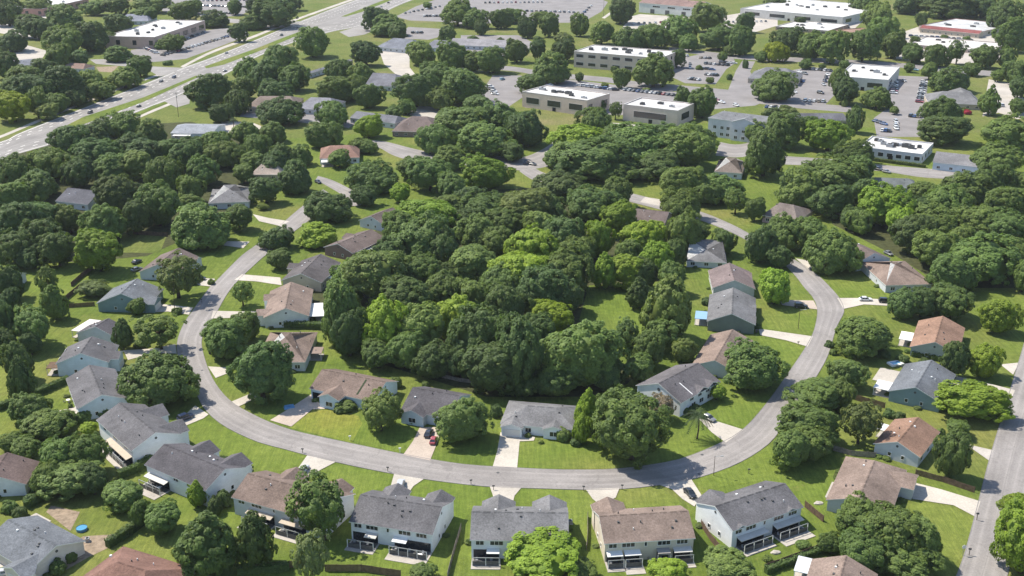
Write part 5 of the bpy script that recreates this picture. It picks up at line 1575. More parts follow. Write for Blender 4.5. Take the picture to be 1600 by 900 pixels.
# ---------------------------------------------------------------- cars
SED = dict(hull=[(-2.3, .70, .42, .72), (-2.18, .84, .30, .88), (-1.5, .91, .24, .95), (0, .92, .24, .93), (1.0, .92, .24, .91), (1.8, .89, .27, .83), (2.2, .78, .32, .72), (2.3, .64, .42, .62)],
           gb=(-1.85, 1.15, .82, .92), gt=(-1.15, .25, .63, 1.43), rim=.31, wx=1.38)
SUV = dict(hull=[(-2.35, .78, .45, .85), (-2.25, .90, .34, 1.02), (-1.5, .95, .28, 1.08), (0, .96, .28, 1.06), (1.0, .96, .28, 1.04), (1.9, .93, .30, .98), (2.25, .84, .36, .88), (2.38, .70, .48, .76)],
           gb=(-2.15, 1.1, .86, 1.05), gt=(-1.85, .3, .70, 1.72), rim=.36, wx=1.45)

def car_bits(d):
    hull = MB()
    def ring(x, hw, z0, z1):
        c = .16
        return [(x, -hw + c, z0), (x, hw - c, z0), (x, hw, z0 + c), (x, hw, z1 - c), (x, hw - c * 1.2, z1), (x, -hw + c * 1.2, z1), (x, -hw, z1 - c), (x, -hw, z0 + c)]
    rings = [ring(*q) for q in d['hull']]
    for a, b in zip(rings, rings[1:]):
        for i in range(8):
            j = (i + 1) % 8
            hull.poly([a[i], a[j], b[j], b[i]])
    hull.poly(list(reversed(rings[0]))); hull.poly(rings[-1])
    x0, x1, hw, z0 = d['gb']; t0, t1, tw, z1 = d['gt']
    lo = [(x0, -hw, z0 - .04), (x1, -hw, z0 - .04), (x1, hw, z0 - .04), (x0, hw, z0 - .04)]
    hi = [(t0, -tw, z1), (t1, -tw, z1), (t1, tw, z1), (t0, tw, z1)]
    glass = MB(); glass.solid(hi, lo)
    roof = MB()
    e = .05
    rt = [(t0 + .1, -tw + .08, z1 + .06), (t1 - .1, -tw + .08, z1 + .06), (t1 - .1, tw - .08, z1 + .06), (t0 + .1, tw - .08, z1 + .06)]
    rb = [(t0 - e, -tw - e, z1 - .03), (t1 + e, -tw - e, z1 - .03), (t1 + e, tw + e, z1 - .03), (t0 - e, tw + e, z1 - .03)]
    roof.solid(rt, rb)
    xm = (t0 + t1) / 2
    for y in (-1, 1):                       # pillars
        for (xb, xt) in ((x0, t0), (x1, t1), ((x0 + x1) / 2 - .1, xm)):
            roof.tube((xb, y * (hw + .005), z0 - .03), (xt, y * (tw + .005), z1), .05, .04, 5)
    return hull, glass, roof

CAR_MESH = {}
for nm, d in (('sedan', SED), ('suv', SUV)):
    hull, glass, roof = car_bits(d)
    body = MB()
    for src in (hull, roof):
        k = len(body.v); body.v += src.v; body.f += [tuple(i + k for i in f) for f in src.f]; body.m += src.m
    CAR_MESH[nm, 'body'] = body.mesh(nm + "_body", [M_PAINT])
    CAR_MESH[nm, 'glass'] = glass.mesh(nm + "_glass", [M_GLASS])
    r = d['rim']
    w = MB(); w.tube((0, -.11, 0), (0, .11, 0), r, n=16)
    CAR_MESH[nm, 'tyre'] = w.mesh("tyre", [M_TIRE])
    w = MB(); w.tube((0, -.125, 0), (0, .125, 0), r * .6, n=10)
    CAR_MESH[nm, 'rim'] = w.mesh("rim", [M_RIM])
    x = d['hull'][-2]
    w = MB(); w.box(x[0] - .05, -.14, x[3] - .2, x[0] + .07, .14, x[3] - .04)
    CAR_MESH[nm, 'head'] = w.mesh("headlight", [M_LAMP])
    x = d['hull'][1]
    w = MB(); w.box(x[0] - .08, -.13, x[3] - .28, x[0] + .05, .13, x[3] - .1)
    CAR_MESH[nm, 'tail'] = w.mesh("tail_light", [M_REDLENS])
    allm = MB()
    for src, m in ((body, 0), (glass, 1)):
        k = len(allm.v); allm.v += src.v; allm.f += [tuple(i + k for i in f) for f in src.f]; allm.m += [m] * len(src.f)
    for sx in (-1, 1):
        for sy in (-1, 1):
            allm.tube((sx * d['wx'], sy * .86 - .1, r), (sx * d['wx'], sy * .86 + .1, r), r, n=10, mat=2)
    CAR_MESH[nm, 'all'] = allm.mesh(nm, [M_PAINT, M_GLASS, M_TIRE])

PAINT = {'white': (0.72, 0.72, 0.71), 'silver': (0.42, 0.43, 0.44), 'grey': (0.16, 0.165, 0.17), 'black': (0.018, 0.019, 0.022), 'blue': (0.03, 0.08, 0.22), 'red': (0.30, 0.05, 0.06), 'tan': (0.36, 0.30, 0.22), 'dark blue': (0.018, 0.03, 0.07), 'pale blue': (0.25, 0.42, 0.52), 'dark green': (0.02, 0.05, 0.04)}

def car(px, py, heading, color, kind, label, group, z=0.12, parts=True, scale=1.0):
    """heading: photo pixel step along the car, or an angle in radians"""
    p = G(px, py)
    if isinstance(heading, tuple):
        q = G(px + heading[0], py + heading[1])
        ang = math.atan2(q.y - p.y, q.x - p.x)
    else:
        ang = heading
    d = SED if kind == 'sedan' else SUV
    nm = "parked_car" if "parked" in label or "park" in group else "car"
    if not parts:
        o = link(nm, CAR_MESH[kind, 'all'], None, PAINT[color])
        o.location = (p.x, p.y, z); o.rotation_euler = (0, 0, ang); o.scale = (scale,) * 3
        tag(o, label, "car", group)
        return o
    root = empty(nm, (p.x, p.y, z), ang)
    root.scale = (scale, scale, scale)
    link("body", CAR_MESH[kind, 'body'], root, PAINT[color])
    link("cabin_glass", CAR_MESH[kind, 'glass'], root)
    for sx in (-1, 1):
        for sy in (-1, 1):
            t = link("wheel", CAR_MESH[kind, 'tyre'], root); t.location = (sx * d['wx'], sy * .85, d['rim'])
            link("rim", CAR_MESH[kind, 'rim'], t)
    for sy in (-1, 1):
        o = link("headlight", CAR_MESH[kind, 'head'], root); o.location = (0, sy * .58, 0)
        o = link("tail_light", CAR_MESH[kind, 'tail'], root); o.location = (0, sy * .62, 0)
    tag(root, label, "car", group)
    return root

ST_ = "cars parked at the houses"
car(290, 655, (24, -9), 'dark blue', 'suv', "dark blue car parked at the mouth of a drive on the bend", ST_)
car(474, 737, (14, -16), 'silver', 'sedan', "silver grey car parked on the drive behind the brown duplex", ST_)
car(626, 761, (5, -18), 'silver', 'suv', "silver car parked behind the dark grey duplex on a white drive", ST_)
car(677, 691, (4, -14), 'red', 'sedan', "small red car parked by the charcoal roofed pale blue house", ST_, scale=.9)
car(670, 680, (8, -14), 'black', 'sedan', "black car parked in shade just above the red car", ST_)
car(1078, 774, (18, 19), 'black', 'sedan', "black car with pale dashboard reflections parked beside the slanted white duplex", ST_)
car(1107, 656, (20, 10), 'grey', 'sedan', "dark grey car parked on the drive behind the palm tree", ST_)
car(1251, 481, (22, 1), 'black', 'suv', "black car parked across the pinkish drive inside the loop", ST_)
car(1352, 470, (24, 0), 'white', 'sedan', "white car parked on the drive outside the loop", ST_)
car(1383, 473, (18, 1), 'black', 'suv', "black car parked ahead of the white car by the brown house", ST_)
car(312, 437, (22, 2), 'black', 'suv', "black car parked under the airy tree near the upper street", ST_)
car(214, 411, (14, -6), 'black', 'sedan', "black car parked behind the grey brown house, upper of two", ST_)
car(214, 423, (14, -4), 'grey', 'sedan', "grey car parked behind the grey brown house, lower of two", ST_)
car(6, 899, (22, -4), 'silver', 'sedan', "silver car cut off at the bottom corner beside a curved path", ST_)
car(497, 286, (14, 6), 'black', 'sedan', "black car parked in tree shade on the winding back street", ST_)
car(1388, 398, (12, 6), 'grey', 'sedan', "grey car parked above the house with the pale blue gable", ST_)
car(1372, 266, (14, 3), 'black', 'suv', "black car parked on the road below the white shop, leading one", ST_)
car(1385, 270, (14, 3), 'grey', 'sedan', "grey car parked on the road below the white shop, rear one", ST_)
car(822, 256, (12, -8), 'dark blue', 'suv', "dark blue car parked in shade where the back streets meet", ST_)
car(832, 258, (12, 2), 'black', 'sedan', "black car parked in shade beside the dark blue one", ST_)
car(1150, 166, (12, 3), 'white', 'suv', "white van like car parked above the grey apartments", ST_)
car(785, 125, (14, -3), 'pale blue', 'suv', "pale blue car parked among trees at the car park edge", ST_)
HW = "cars driving on the highway"
for i, (x, y, hd, c, k, lab) in enumerate([
    (141, 177, (-20, 9), 'black', 'suv', "black car on the near carriageway, lowest on the highway"),
    (217, 167, (20, -9), 'black', 'sedan', "black car on the right carriageway below the side road"),
    (252, 128, (-20, 9), 'black', 'sedan', "black car just below the highway junction, first of a pair"),
    (272, 122, (-20, 9), 'dark blue', 'suv', "dark blue car just below the highway junction, second of a pair"),
    (352, 112, (20, -9), 'grey', 'sedan', "grey car on the right carriageway near the oaks"),
    (354, 84, (-20, 9), 'grey', 'sedan', "small grey car beside the grass verge above the junction"),
    (440, 56, (-20, 9), 'dark green', 'suv', "dark green van on the highway at the upper entry"),
    (466, 44, (-20, 9), 'black', 'sedan', "black car just above the dark green van"),
    (607, 5, (20, -9), 'black', 'suv', "black car at the top end of the highway"),
    (596, 11, (20, -9), 'silver', 'sedan', "silver car at the top end of the highway")]):
    car(x, y, hd, c, k, lab, HW, z=0.06, parts=i < 5)

rc = random.Random(5)
NUM_ = ["first", "second", "third", "fourth", "fifth", "sixth", "seventh", "eighth", "ninth", "tenth", "eleventh", "twelfth", "thirteenth", "fourteenth", "fifteenth", "sixteenth"]
NUM = NUM_ + ["seventeenth", "eighteenth", "nineteenth", "twentieth", "twenty first", "twenty second", "twenty third", "twenty fourth"]
ROWS = [  # start, end, count, place, heading relative to the row
    ((252, 88), (362, 56), 13, "in the row along the highway lot's grass edge", 1.2),
    ((228, 76), (246, 84), 5, "in the cluster at the end of the brick building", .9),
    ((288, 62), (322, 50), 3, "in the row against the brick building's wall", 1.3),
    ((262, 8), (392, 12), 14, "in the upper row of the far top lot", 1.4),
    ((296, 18), (365, 22), 10, "in the lower row of the far top lot", 1.4),
    ((300, 2), (385, 1), 8, "in the top edge row of the far lot", 1.5),
    ((0, 148), (30, 152), 3, "in the row under dark trees by the highway", 1.2),
    ((60, 62), (180, 60), 10, "in the tree shaded row beyond the brick building", 1.4),
    ((90, 72), (170, 72), 7, "in the second tree shaded row beyond the brick building", 1.4),
    ((630, 22), (690, 10), 6, "in the row beside the highway top lot", .9),
    ((660, 26), (700, 26), 5, "in the hedge side row of the highway top lot", 1.4),
    ((755, 5), (850, 4), 9, "in the row at the top of the wide lot", 1.4),
    ((905, 28), (925, 8), 4, "in the row beside the grass path", .5),
    ((985, 38), (1088, 34), 8, "in the row before the white warehouse", 1.4),
    ((1000, 46), (1040, 44), 4, "in the second row before the white warehouse", 1.5),
    ((642, 52), (662, 52), 3, "in the paved yard by the bluish house", 1.2),
    ((598, 78), (636, 82), 5, "in the small yard between treetops", 1.2),
    ((716, 66), (802, 72), 8, "in the cluttered row by the sheds", 1.2),
    ((1078, 98), (1078, 110), 2, "beside the office lot's planted island", 0),
    ((1092, 91), (1112, 92), 3, "in the top row of the tan office lot", 1.3),
    ((1096, 108), (1116, 110), 3, "in the middle row of the tan office lot", 0.2),
    ((1076, 124), (1094, 126), 4, "in the bottom row of the tan office lot", 1.5),
    ((1125, 98), (1150, 100), 3, "in the hedge side row of the tan office lot", .1),
    ((902, 134), (965, 142), 6, "in the first row behind the tan flat building", .5),
    ((975, 141), (1055, 150), 9, "in the shaded row behind the plain tan box", 1.3),
    ((1245, 112), (1262, 118), 2, "beside the red flowering bush", .1),
    ((1246, 122), (1256, 130), 2, "next below the red flowering bush", .1),
    ((1232, 142), (1244, 146), 2, "at the edge of the lot under the big oak", .1),
    ((1294, 115), (1286, 136), 3, "in the row left of the cream block", .3),
    ((1280, 146), (1284, 147), 1, "at the lot's lower grass island", .1),
    ((1398, 124), (1396, 148), 5, "in the row right of the cream block", 1.5),
    ((1412, 127), (1413, 128), 1, "alone in the middle of the right lot", .2),
    ((1444, 128), (1436, 162), 7, "in the row before the cross winged office", 1.35),
    ((1400, 190), (1400, 204), 3, "in the lot above the white shop", .2),
    ((1366, 190), (1384, 196), 3, "by the dark roof corner above the white shop", .3),
    ((1412, 108), (1436, 111), 2, "on the verge below the arcade trees", .1),
    ((1420, 57), (1520, 63), 8, "in the row before the red and white arcade", .2),
    ((1540, 168), (1568, 166), 3, "in the pale lot at the right edge", 1.3),
    ((1195, 168), (1222, 170), 4, "in the row behind the grey apartments", 1.4),
    ((1330, 16), (1345, 18), 3, "at the end of the very large store", 1.2),
    ((1120, 36), (1200, 34), 7, "in the row left of the very large store", 1.3),
    ((765, 135), (775, 150), 3, "in the tree hidden lot left of the tan building", 1.0),
    ((1052, 90), (1076, 88), 4, "at the tree end of the tan office lot", 1.3),
    ((1100, 100), (1140, 103), 6, "in the upper middle row of the tan office lot", 1.4),
    ((1102, 117), (1122, 119), 4, "in the lower middle row of the tan office lot", 1.4),
    ((1262, 108), (1300, 112), 6, "in the top row of the lot by the cream block", 1.4),
    ((1255, 158), (1290, 160), 5, "in the bottom row of the lot by the cream block", 1.4),
    ((1376, 205), (1392, 206), 3, "in the short row above the white shop", 1.4),
    ((1420, 182), (1440, 184), 3, "under the trees at the lot above the white shop", 1.4),
    ((700, 12), (745, 14), 5, "in the inner row of the wide lot", 1.4),
    ((820, 18), (900, 20), 7, "in the lower row of the wide lot", 1.4),
    ((835, 152), (870, 126), 5, "in the shade left of the tan flat building", 1.2),
    ((1100, 150), (1130, 162), 4, "in the lane beside the grey apartments", .4),
    ((1320, 20), (1326, 60), 4, "in the lane right of the brown end block", 1.5),
    ((10, 30), (110, 34), 8, "in the row before the far brick store", 1.3),
]
LOTCARS = []
for a, b, n, where, rel in ROWS:
    ga, gb = G(*a), G(*b)
    if n > 2: n = min(24, max(n, min(int(n * 1.6), int((gb - ga).length / 3.1))))
    rowang = math.atan2(gb.y - ga.y, gb.x - ga.x)
    if n > 2 and rel > .75:
        d_ = (gb - ga) / n; ax = Vector((math.cos(rowang + rel), math.sin(rowang + rel), 0)) * 2.7; wv = d_.normalized() * .09
        lm = MB()
        for k in range(n + 1):
            q = ga + d_ * k
            lm.poly([(v.x, v.y, .052) for v in (q - ax - wv, q - ax + wv, q + ax + wv, q + ax - wv)])
        structure(part("bay_marking", lm, M_LINE, None))
    for k in range(n):
        f = (k + .5) / n
        x, y = a[0] + (b[0] - a[0]) * f, a[1] + (b[1] - a[1]) * f
        col = rc.choices(['white', 'silver', 'grey', 'black', 'blue', 'red', 'tan', 'dark blue', 'pale blue'], [6, 4, 5, 7, 1.5, 1.2, .8, 2, .5])[0]
        kd = rc.choice(['sedan', 'suv'])
        lab = f"{col} car parked {where}" + (f", {NUM[k]} one" if n > 1 else "")
        LOTCARS.append((x, y, rowang + rel + rc.uniform(-.06, .06), col, kd, lab, "cars " + where))

LOTCARS.sort(key=lambda q: -q[1])                  # nearest first
for q in LOTCARS[:268]:
    car(*q, z=0.05, parts=False, scale=1.15)
def far_cars(specs):
    m, n, l, b = new_mat("far_car_paint")
    at = n.new("ShaderNodeAttribute"); at.attribute_name = "paint"
    l.new(at.outputs["Color"], b.inputs["Base Color"]); b.inputs["Roughness"].default_value = 0.3
    V, F, MI, C = [], [], [], []
    for (x, y, ang, col, kd, lab, grp) in specs:
        me = CAR_MESH[kd, 'all']; p = G(x, y); k = len(V)
        c, s = math.cos(ang) * 1.15, math.sin(ang) * 1.15
        V += [(v.co.x * c - v.co.y * s + p.x, v.co.x * s + v.co.y * c + p.y, v.co.z * 1.15 + .05) for v in me.vertices]
        F += [tuple(i + k for i in f.vertices) for f in me.polygons]; MI += [f.material_index for f in me.polygons]
        C += [(*PAINT[col], 1)] * len(me.vertices)
    me = bpy.data.meshes.new("far_cars"); me.from_pydata(V, [], F)
    for mm in (m, M_GLASS, M_TIRE): me.materials.append(mm)
    me.polygons.foreach_set("material_index", MI)
    a = me.color_attributes.new("paint", 'FLOAT_COLOR', 'POINT'); a.data.foreach_set("color", np.array(C, dtype=np.float32).ravel())
    tag(link("far_parked_cars", me), "tiny far cars filling the car parks along the top edge", "cars", kind="stuff")
far_cars(LOTCARS[268:])

# ---------------------------------------------------------------- fences and hedges
def fence(pts, label, h=1.8, mat=None, z=0.0):
    mat = mat or M_WOOD
    P = [G(*p) for p in pts]
    o0 = P[0]
    root = empty("fence", (o0.x, o0.y, 0))
    for a, b in zip(P, P[1:]):
        L = (b - a).length; d = (b - a) / L; nrm = Vector((-d.y, d.x, 0))
        n = max(1, round(L / 2.4))
        mb = MB(); pl = max(4, int(L / .3))
        for k in range(pl):
            q0 = a + d * (L * k / pl) - o0; q1 = a + d * (L * (k + .92) / pl) - o0
            w = nrm * .02
            hh = h + .03 * math.sin(k * 12.9)
            top = [q0 - w, q1 - w, q1 + w, q0 + w]
            mb.solid([(v.x, v.y, hh) for v in top], [(v.x, v.y, .02) for v in top])
        part("fence_panel", mb, mat, root)
        for k in range(n + 1):
            q = a + d * (L * k / n) - o0 + nrm * .085
            mb = MB(); mb.box(q.x - .05, q.y - .05, 0, q.x + .05, q.y + .05, h + .12)
            part("post", mb, mat, root)
    tag(root, label, "fence", None)
    return root
fence([(508, 893), (565, 893), (626, 902)], "brown board fence behind the lawn at the bottom of the dark grey duplex")
fence([(720, 828), (709, 866), (699, 905)], "pale grey board fence running down between two duplex yards", 1.7, M_GREYWOOD)
fence([(1095, 822), (1110, 845), (1130, 868)], "reddish brown board fence beside the slanted white duplex's wall")
fence([(1257, 792), (1286, 816)], "short reddish brown fence at the rear corner of the slanted duplex")
fence([(1195, 892), (1250, 872), (1304, 850)], "dark brown fence at the bottom between two right hand yards", 1.8)
fence([(1430, 742), (1475, 754), (1522, 770)], "dark board fence between the tan house and its upper neighbour's lawn", 1.6)
fence([(1332, 624), (1356, 631), (1382, 638)], "brick brown fence above the orange brown white gabled house")
fence([(112, 448), (128, 434), (146, 420)], "brown fence beside the far left lawn, upper stretch")
fence([(97, 474), (112, 462), (126, 450)], "brown fence beside the far left lawn, lower stretch")
fence([(104, 481), (148, 478)], "dark fence behind the teal house's garden", 1.5)
fence([(690, 700 - 110), (716, 596), (745, 600)], "thin pale fence at the edge of the wood behind the charcoal roofed house", 1.2, M_GREYWOOD)
fence([(918, 808), (918, 840), (916, 860)], "pale fence at the left wall of the cream duplex", 1.4, M_GREYWOOD)
fence([(382, 897), (420, 890), (470, 886)], "dark fence under the conical trees at the bottom")
fence([(208, 366), (235, 368), (262, 370)], "dark fence across the bare yellow ground on the left")
fence([(1302, 704), (1330, 712), (1368, 715)], "weathered stone grey fence above the broad tan house", 1.5, M_GREYWOOD)

def hedge(pts, label, h=1.7, w=1.3, col='d'):
    P = [G(*p) for p in pts]
    rng = np.random.default_rng(len(label))
    V, T = [], []
    mbx = MB()
    for a, b in zip(P, P[1:]):
        L = (b - a).length; d = (b - a) / L; nn = Vector((-d.y, d.x, 0))
        q = [a - nn * w * .4, b - nn * w * .4, b + nn * w * .4, a + nn * w * .4]
        mbx.solid([(v.x, v.y, h * .86) for v in q], [(v.x, v.y, 0) for v in q])
        m = int(L * 60)
        for k in range(m):
            t = rng.uniform(0, L); c = a + d * t
            f = rng.uniform()
            bump = .12 * math.sin(t * 1.7) + .08 * math.sin(t * 4.1)
            if f < .45: p = c + nn * rng.uniform(-w / 2, w / 2) + Vector((0, 0, h + bump + rng.uniform(-.12, .12))); nr = Vector((0, 0, 1))
            else:
                sg = 1 if f < .72 else -1
                p = c + nn * sg * (w / 2 + bump * .6 + rng.uniform(-.1, .1)) + Vector((0, 0, rng.uniform(.05, h))); nr = nn * sg
            nr = (nr + Vector(rng.normal(size=3)) * .45).normalized()
            u = nr.orthogonal().normalized() * rng.uniform(.14, .3); v = nr.cross(u) * .8
            V += [p - u, p - v, p + u, p + v]; T += [float(np.clip(rng.normal(.42, .2), 0, 1))] * 4
    k0 = len(V)
    faces = [(i, i + 1, i + 2, i + 3) for i in range(0, k0, 4)] + [tuple(i + k0 for i in f) for f in mbx.f]
    me = bpy.data.meshes.new("hedge")
    me.from_pydata([tuple(v) for v in V] + mbx.v, [], faces)
    at = me.attributes.new("tone", 'FLOAT', 'POINT'); at.data.foreach_set("value", np.array(T + [.3] * len(mbx.v), dtype=np.float32))
    me.materials.append(M_LEAF); me.update()
    tag(link("hedge", me, None, TINT[col]), label, "hedge")
hedge([(-5, 642), (50, 622), (107, 597)], "long dark clipped hedge dividing two bright lawns at the left", 2.0, 1.6)
hedge([(168, 856), (198, 838), (222, 820)], "dark clipped hedge beside the dug up yard with the paddling pool", 2.2, 1.6)
hedge([(40, 795), (68, 780), (96, 766)], "dark hedge between the two lower left houses", 2.0, 1.4)
hedge([(186, 748), (212, 738), (238, 722)], "dark hedge below the charcoal roofed duplex's garden corner", 2.2, 1.6)
hedge([(415, 506), (460, 512), (520, 514)], "dark hedge between the white gabled house and the brown hip roofed one", 2.2, 2.2)
hedge([(0, 700), (20, 692), (40, 684)], "dark hedge at the far left above the dark brown house", 2.0, 1.5)
hedge([(1355, 250), (1400, 256), (1446, 262)], "low brownish green hedge along the front of the white roofed grey shop", 1.6, 2.0, 'o')
hedge([(1424, 556), (1450, 560), (1474, 566)], "dark hedge between the sage walled house and the teal one", 1.8, 1.6)
hedge([(372, 896), (410, 893), (452, 890)], "dark hedge under the conical trees at the bottom", 1.8, 1.6)
hedge([(1196, 896), (1250, 876), (1300, 856)], "dark hedge beside the bottom board fence under the great oaks", 1.5, 1.4)

# ---------------------------------------------------------------- poles, lamps, mailboxes
def pole(px, py, hpx, label, kind="utility_pole", arm=True, lean=0.0, r=.16):
    p = G(px, py); s = scale_at(py)
    dep = math.atan2(CAM_H, p.y)
    H = hpx / (s * math.cos(dep))
    root = empty(kind, (p.x, p.y, 0))
    root.rotation_euler = (0, lean, 0)
    mb = MB(); mb.tube((0, 0, -.1), (0, 0, H), r, r * .65, 8)
    part("pole", mb, M_POLE, root)
    if arm:
        mb = MB(); mb.box(-1.1, -.06, H - 1.0, 1.1, .06, H - .86); part("cross_arm", mb, M_POLE, root)
        for x in (-.95, -.4, .4, .95):
            mb = MB(); mb.tube((x, 0, H - .858), (x, 0, H - .6), .05, n=6); part("insulator", mb, M_VENTW, root)
        mb = MB(); mb.tube((.26, .0, H - 3.2), (.26, 0, H - 2.0), .24, n=10); part("transformer", mb, M_METAL, root)
    elif kind == "street_lamp":
        mb = MB(); mb.tube((0, 0, H - .1), (1.5, -.5, H + .25), .05, n=6); part("arm", mb, M_METAL, root)
        mb = MB(); mb.box(1.3, -.65, H + .16, 2.0, -.35, H + .3); part("lamp_head", mb, M_METAL, root)
    tag(root, label, "pole")
pole(279, 183, 38, "tall brown utility pole beside the flat pale blue grey building")
pole(273, 489, 42, "slim wooden pole at the drive edge under the airy tree", arm=False, lean=.07, r=.12)
pole(1247, 514, 30, "grey street lamp pole on the lawn beside the black car inside the loop", "street_lamp", False, r=.1)
pole(1115, 743, 30, "slim pole on the outer verge where the street curves up", "street_lamp", False, r=.09)
pole(943, 26, 40, "tall pole beside the grass path near the wide lot", arm=True)
pole(1075, 24, 40, "tall dark pole in front of the white warehouse", arm=True)
pole(58, 182, 16, "pale thin pole by the highway verge trees", "street_lamp", False, r=.12)

def mailbox(px, py, label, dark=True, sz=1.0):
    p = G(px, py)
    root = empty("mailbox", (p.x, p.y, 0.1), rc.uniform(-.4, .4))
    mb = MB(); mb.box(-.06, -.06, -.1, .06, .06, 1.05 * sz); part("post", mb, M_POLE if dark else M_TRIM, root)
    mb = MB()
    for (a, b) in ((-.32, .32),):
        ring = [(-.13, 1.05), (.13, 1.05), (.13, 1.22), (.08, 1.32), (-.08, 1.32), (-.13, 1.22)]
        k0 = [(a, y, z * sz) for y, z in ring]; k1 = [(b, y, z * sz) for y, z in ring]
        mb.poly(list(reversed(k0))); mb.poly(k1)
        for i in range(6):
            j = (i + 1) % 6
            mb.poly([k0[i], k0[j], k1[j], k1[i]])
    bx = part("box", mb, M_VENT if dark else M_TRIM, root)
    mb = MB(); mb.box(.1, .135, 1.12 * sz, .14, .16, 1.4 * sz); part("flag", mb, M_REDLENS, bx)
    tag(root, label, "mailbox", "mailboxes along the street")
mailbox(473, 708, "dark mailbox at the corner of the drive behind the brown duplex")
mailbox(606, 737, "dark mailbox beside the white drive of the dark grey duplex")
mailbox(736, 757, "dark mailbox on the kerb above the fence between duplexes")
mailbox(771, 766, "dark mailbox beside the drive of the half hidden grey duplex")
mailbox(912, 767, "dark mailbox at the lawn corner above the cream duplex's drive")
mailbox(972, 765, "dark mailbox on the lawn side of the cream duplex's drive")
mailbox(625, 707, "white mailbox beside the drive with the red car", False)
mailbox(547, 688, "white mailbox at the edge of the dry lawn", False)
mailbox(1526, 813, "tall dark mailbox at the end of the tan house's pale drive", True, 1.5)
mailbox(1514, 868, "slim dark mailbox at the side street's edge near the round white sign", True, 1.4)
mailbox(315, 473, "dark mailbox by the rising street across from the light tree")
mailbox(1247, 540, "dark mailbox on the inner lawn below the street lamp pole")
mailbox(1170, 740, "dark mailbox near the slim pole on the outer verge")

# round white sign on a post
p = G(1504, 868)
root = empty("road_sign", (p.x, p.y, 0), R(10))
mb = MB(); mb.tube((0, 0, 0), (0, 0, 2.0), .05, n=8); part("post", mb, M_METAL, root)
mb = MB(); mb.tube((0, -.03, 2.3), (0, -.07, 2.3), .5, n=20); part("sign_disc", mb, M_TRIM, root)
tag(root, "round white sign on a post at the edge of the side street lawn", "sign")

# small things in the yards
def yard(name, px, py, build, label, cat, rz=0.0):
    p = G(px, py)
    root = empty(name, (p.x, p.y, 0), rz)
    build(root)
    tag(root, label, cat)
def pool(root):
    mb = MB(); mb.tube((0, 0, .0), (0, 0, .7), 1.25, n=22, caps=False); part("pool_wall", mb, M_BLUE, root)
    mb = MB(); mb.poly([(1.22 * math.cos(t * .2856), 1.22 * math.sin(t * .2856), .6) for t in range(22)]); part("water", mb, M_WATER, root)
yard("paddling_pool", 128, 828, pool, "small round blue paddling pool on bare soil behind the blue grey house", "pool")
yard("paddling_pool", 25, 522, pool, "pale blue garden pool among dark trees at the far left", "pool")
def spa(root):
    mb = MB(); mb.box(-2.2, -1.4, 0.12, 2.2, 1.4, .7); part("surround", mb, M_TRIM, root)
    mb = MB(); mb.box(-1.5, -.9, .704, 1.5, .9, .72); part("water", mb, M_WATER, root)
yard("garden_spa", 1399, 570, spa, "white rimmed blue garden spa behind the teal house", "spa", R(20))
def shed(root):
    mb = MB(); mb.box(-1.4, -1.1, 0, 1.4, 1.1, 1.9); part("wall", mb, M_WOOD, root)
    mb = MB()
    mb.solid([(-1.6, -1.3, 2.0), (1.6, -1.3, 2.0), (1.6, 0, 2.6), (-1.6, 0, 2.6)], [(-1.6, -1.3, 1.905), (1.6, -1.3, 1.905), (1.6, 0, 2.5), (-1.6, 0, 2.5)])
    mb.solid([(-1.6, 0, 2.6), (1.6, 0, 2.6), (1.6, 1.3, 2.0), (-1.6, 1.3, 2.0)], [(-1.6, 0, 2.5), (1.6, 0, 2.5), (1.6, 1.3, 1.905), (-1.6, 1.3, 1.905)])
    part("roof", mb, M_VENTW, root)
    mb = MB(); mb.box(-.4, -1.16, .05, .4, -1.104, 1.7); part("door", mb, M_DARK, root)
yard("garden_shed", 1085, 415, shed, "small garden shed with pale roof behind the purplish brown house", "shed", R(20))
yard("garden_shed", 475, 640 - 105, shed, "small pale shed beside the brown hip roofed house", "shed", R(-20))
def tarp(root):
    mb = MB()
    mb.solid([(-1.3, -.6, .5), (1.2, -.7, .4), (1.3, .6, .65), (-1.1, .7, .7)], [(-1.6, -.9, .01), (1.5, -1.0, .01), (1.6, .9, .01), (-1.4, 1.0, .01)])
    part("cover", mb, M_BLUE, root)
    mb = MB(); mb.box(-.6, -.4, .66, .5, .3, .86); part("bundle", mb, M_BLUE, root)
yard("covered_heap", 452, 637, tarp, "small blue covered heap in oak shade beside the old concrete drive", "tarp", R(25))  # blue tarp over a low heap, not a boat
def acunit(root):
    mb = MB(); mb.box(-.45, -.45, .1, .45, .45, .95); part("casing", mb, M_METAL, root)
    mb = MB(); mb.tube((0, 0, .952), (0, 0, .99), .34, n=14); part("fan_grille", mb, M_DARK, root)
    mb = MB(); mb.box(-.6, -.6, .01, .6, .6, .098); part("base_pad", mb, M_PALE, root)
for (x, y, lab) in ((891, 818, "grey air conditioner at the grey half hidden duplex's end wall"), (700, 815, "grey air conditioner at the dark grey duplex's end wall"), (281, 685, "grey air conditioner at the corner of the white duplex by the blue car"),
                    (1129, 803, "grey air conditioner on the blank wall side of the slanted duplex"), (137, 846, "grey air conditioner at the gable of the blue grey house"), (391, 735, "grey air conditioner at the charcoal duplex's end wall")):
    yard("air_conditioner", x, y, acunit, lab, "air conditioner", .2)
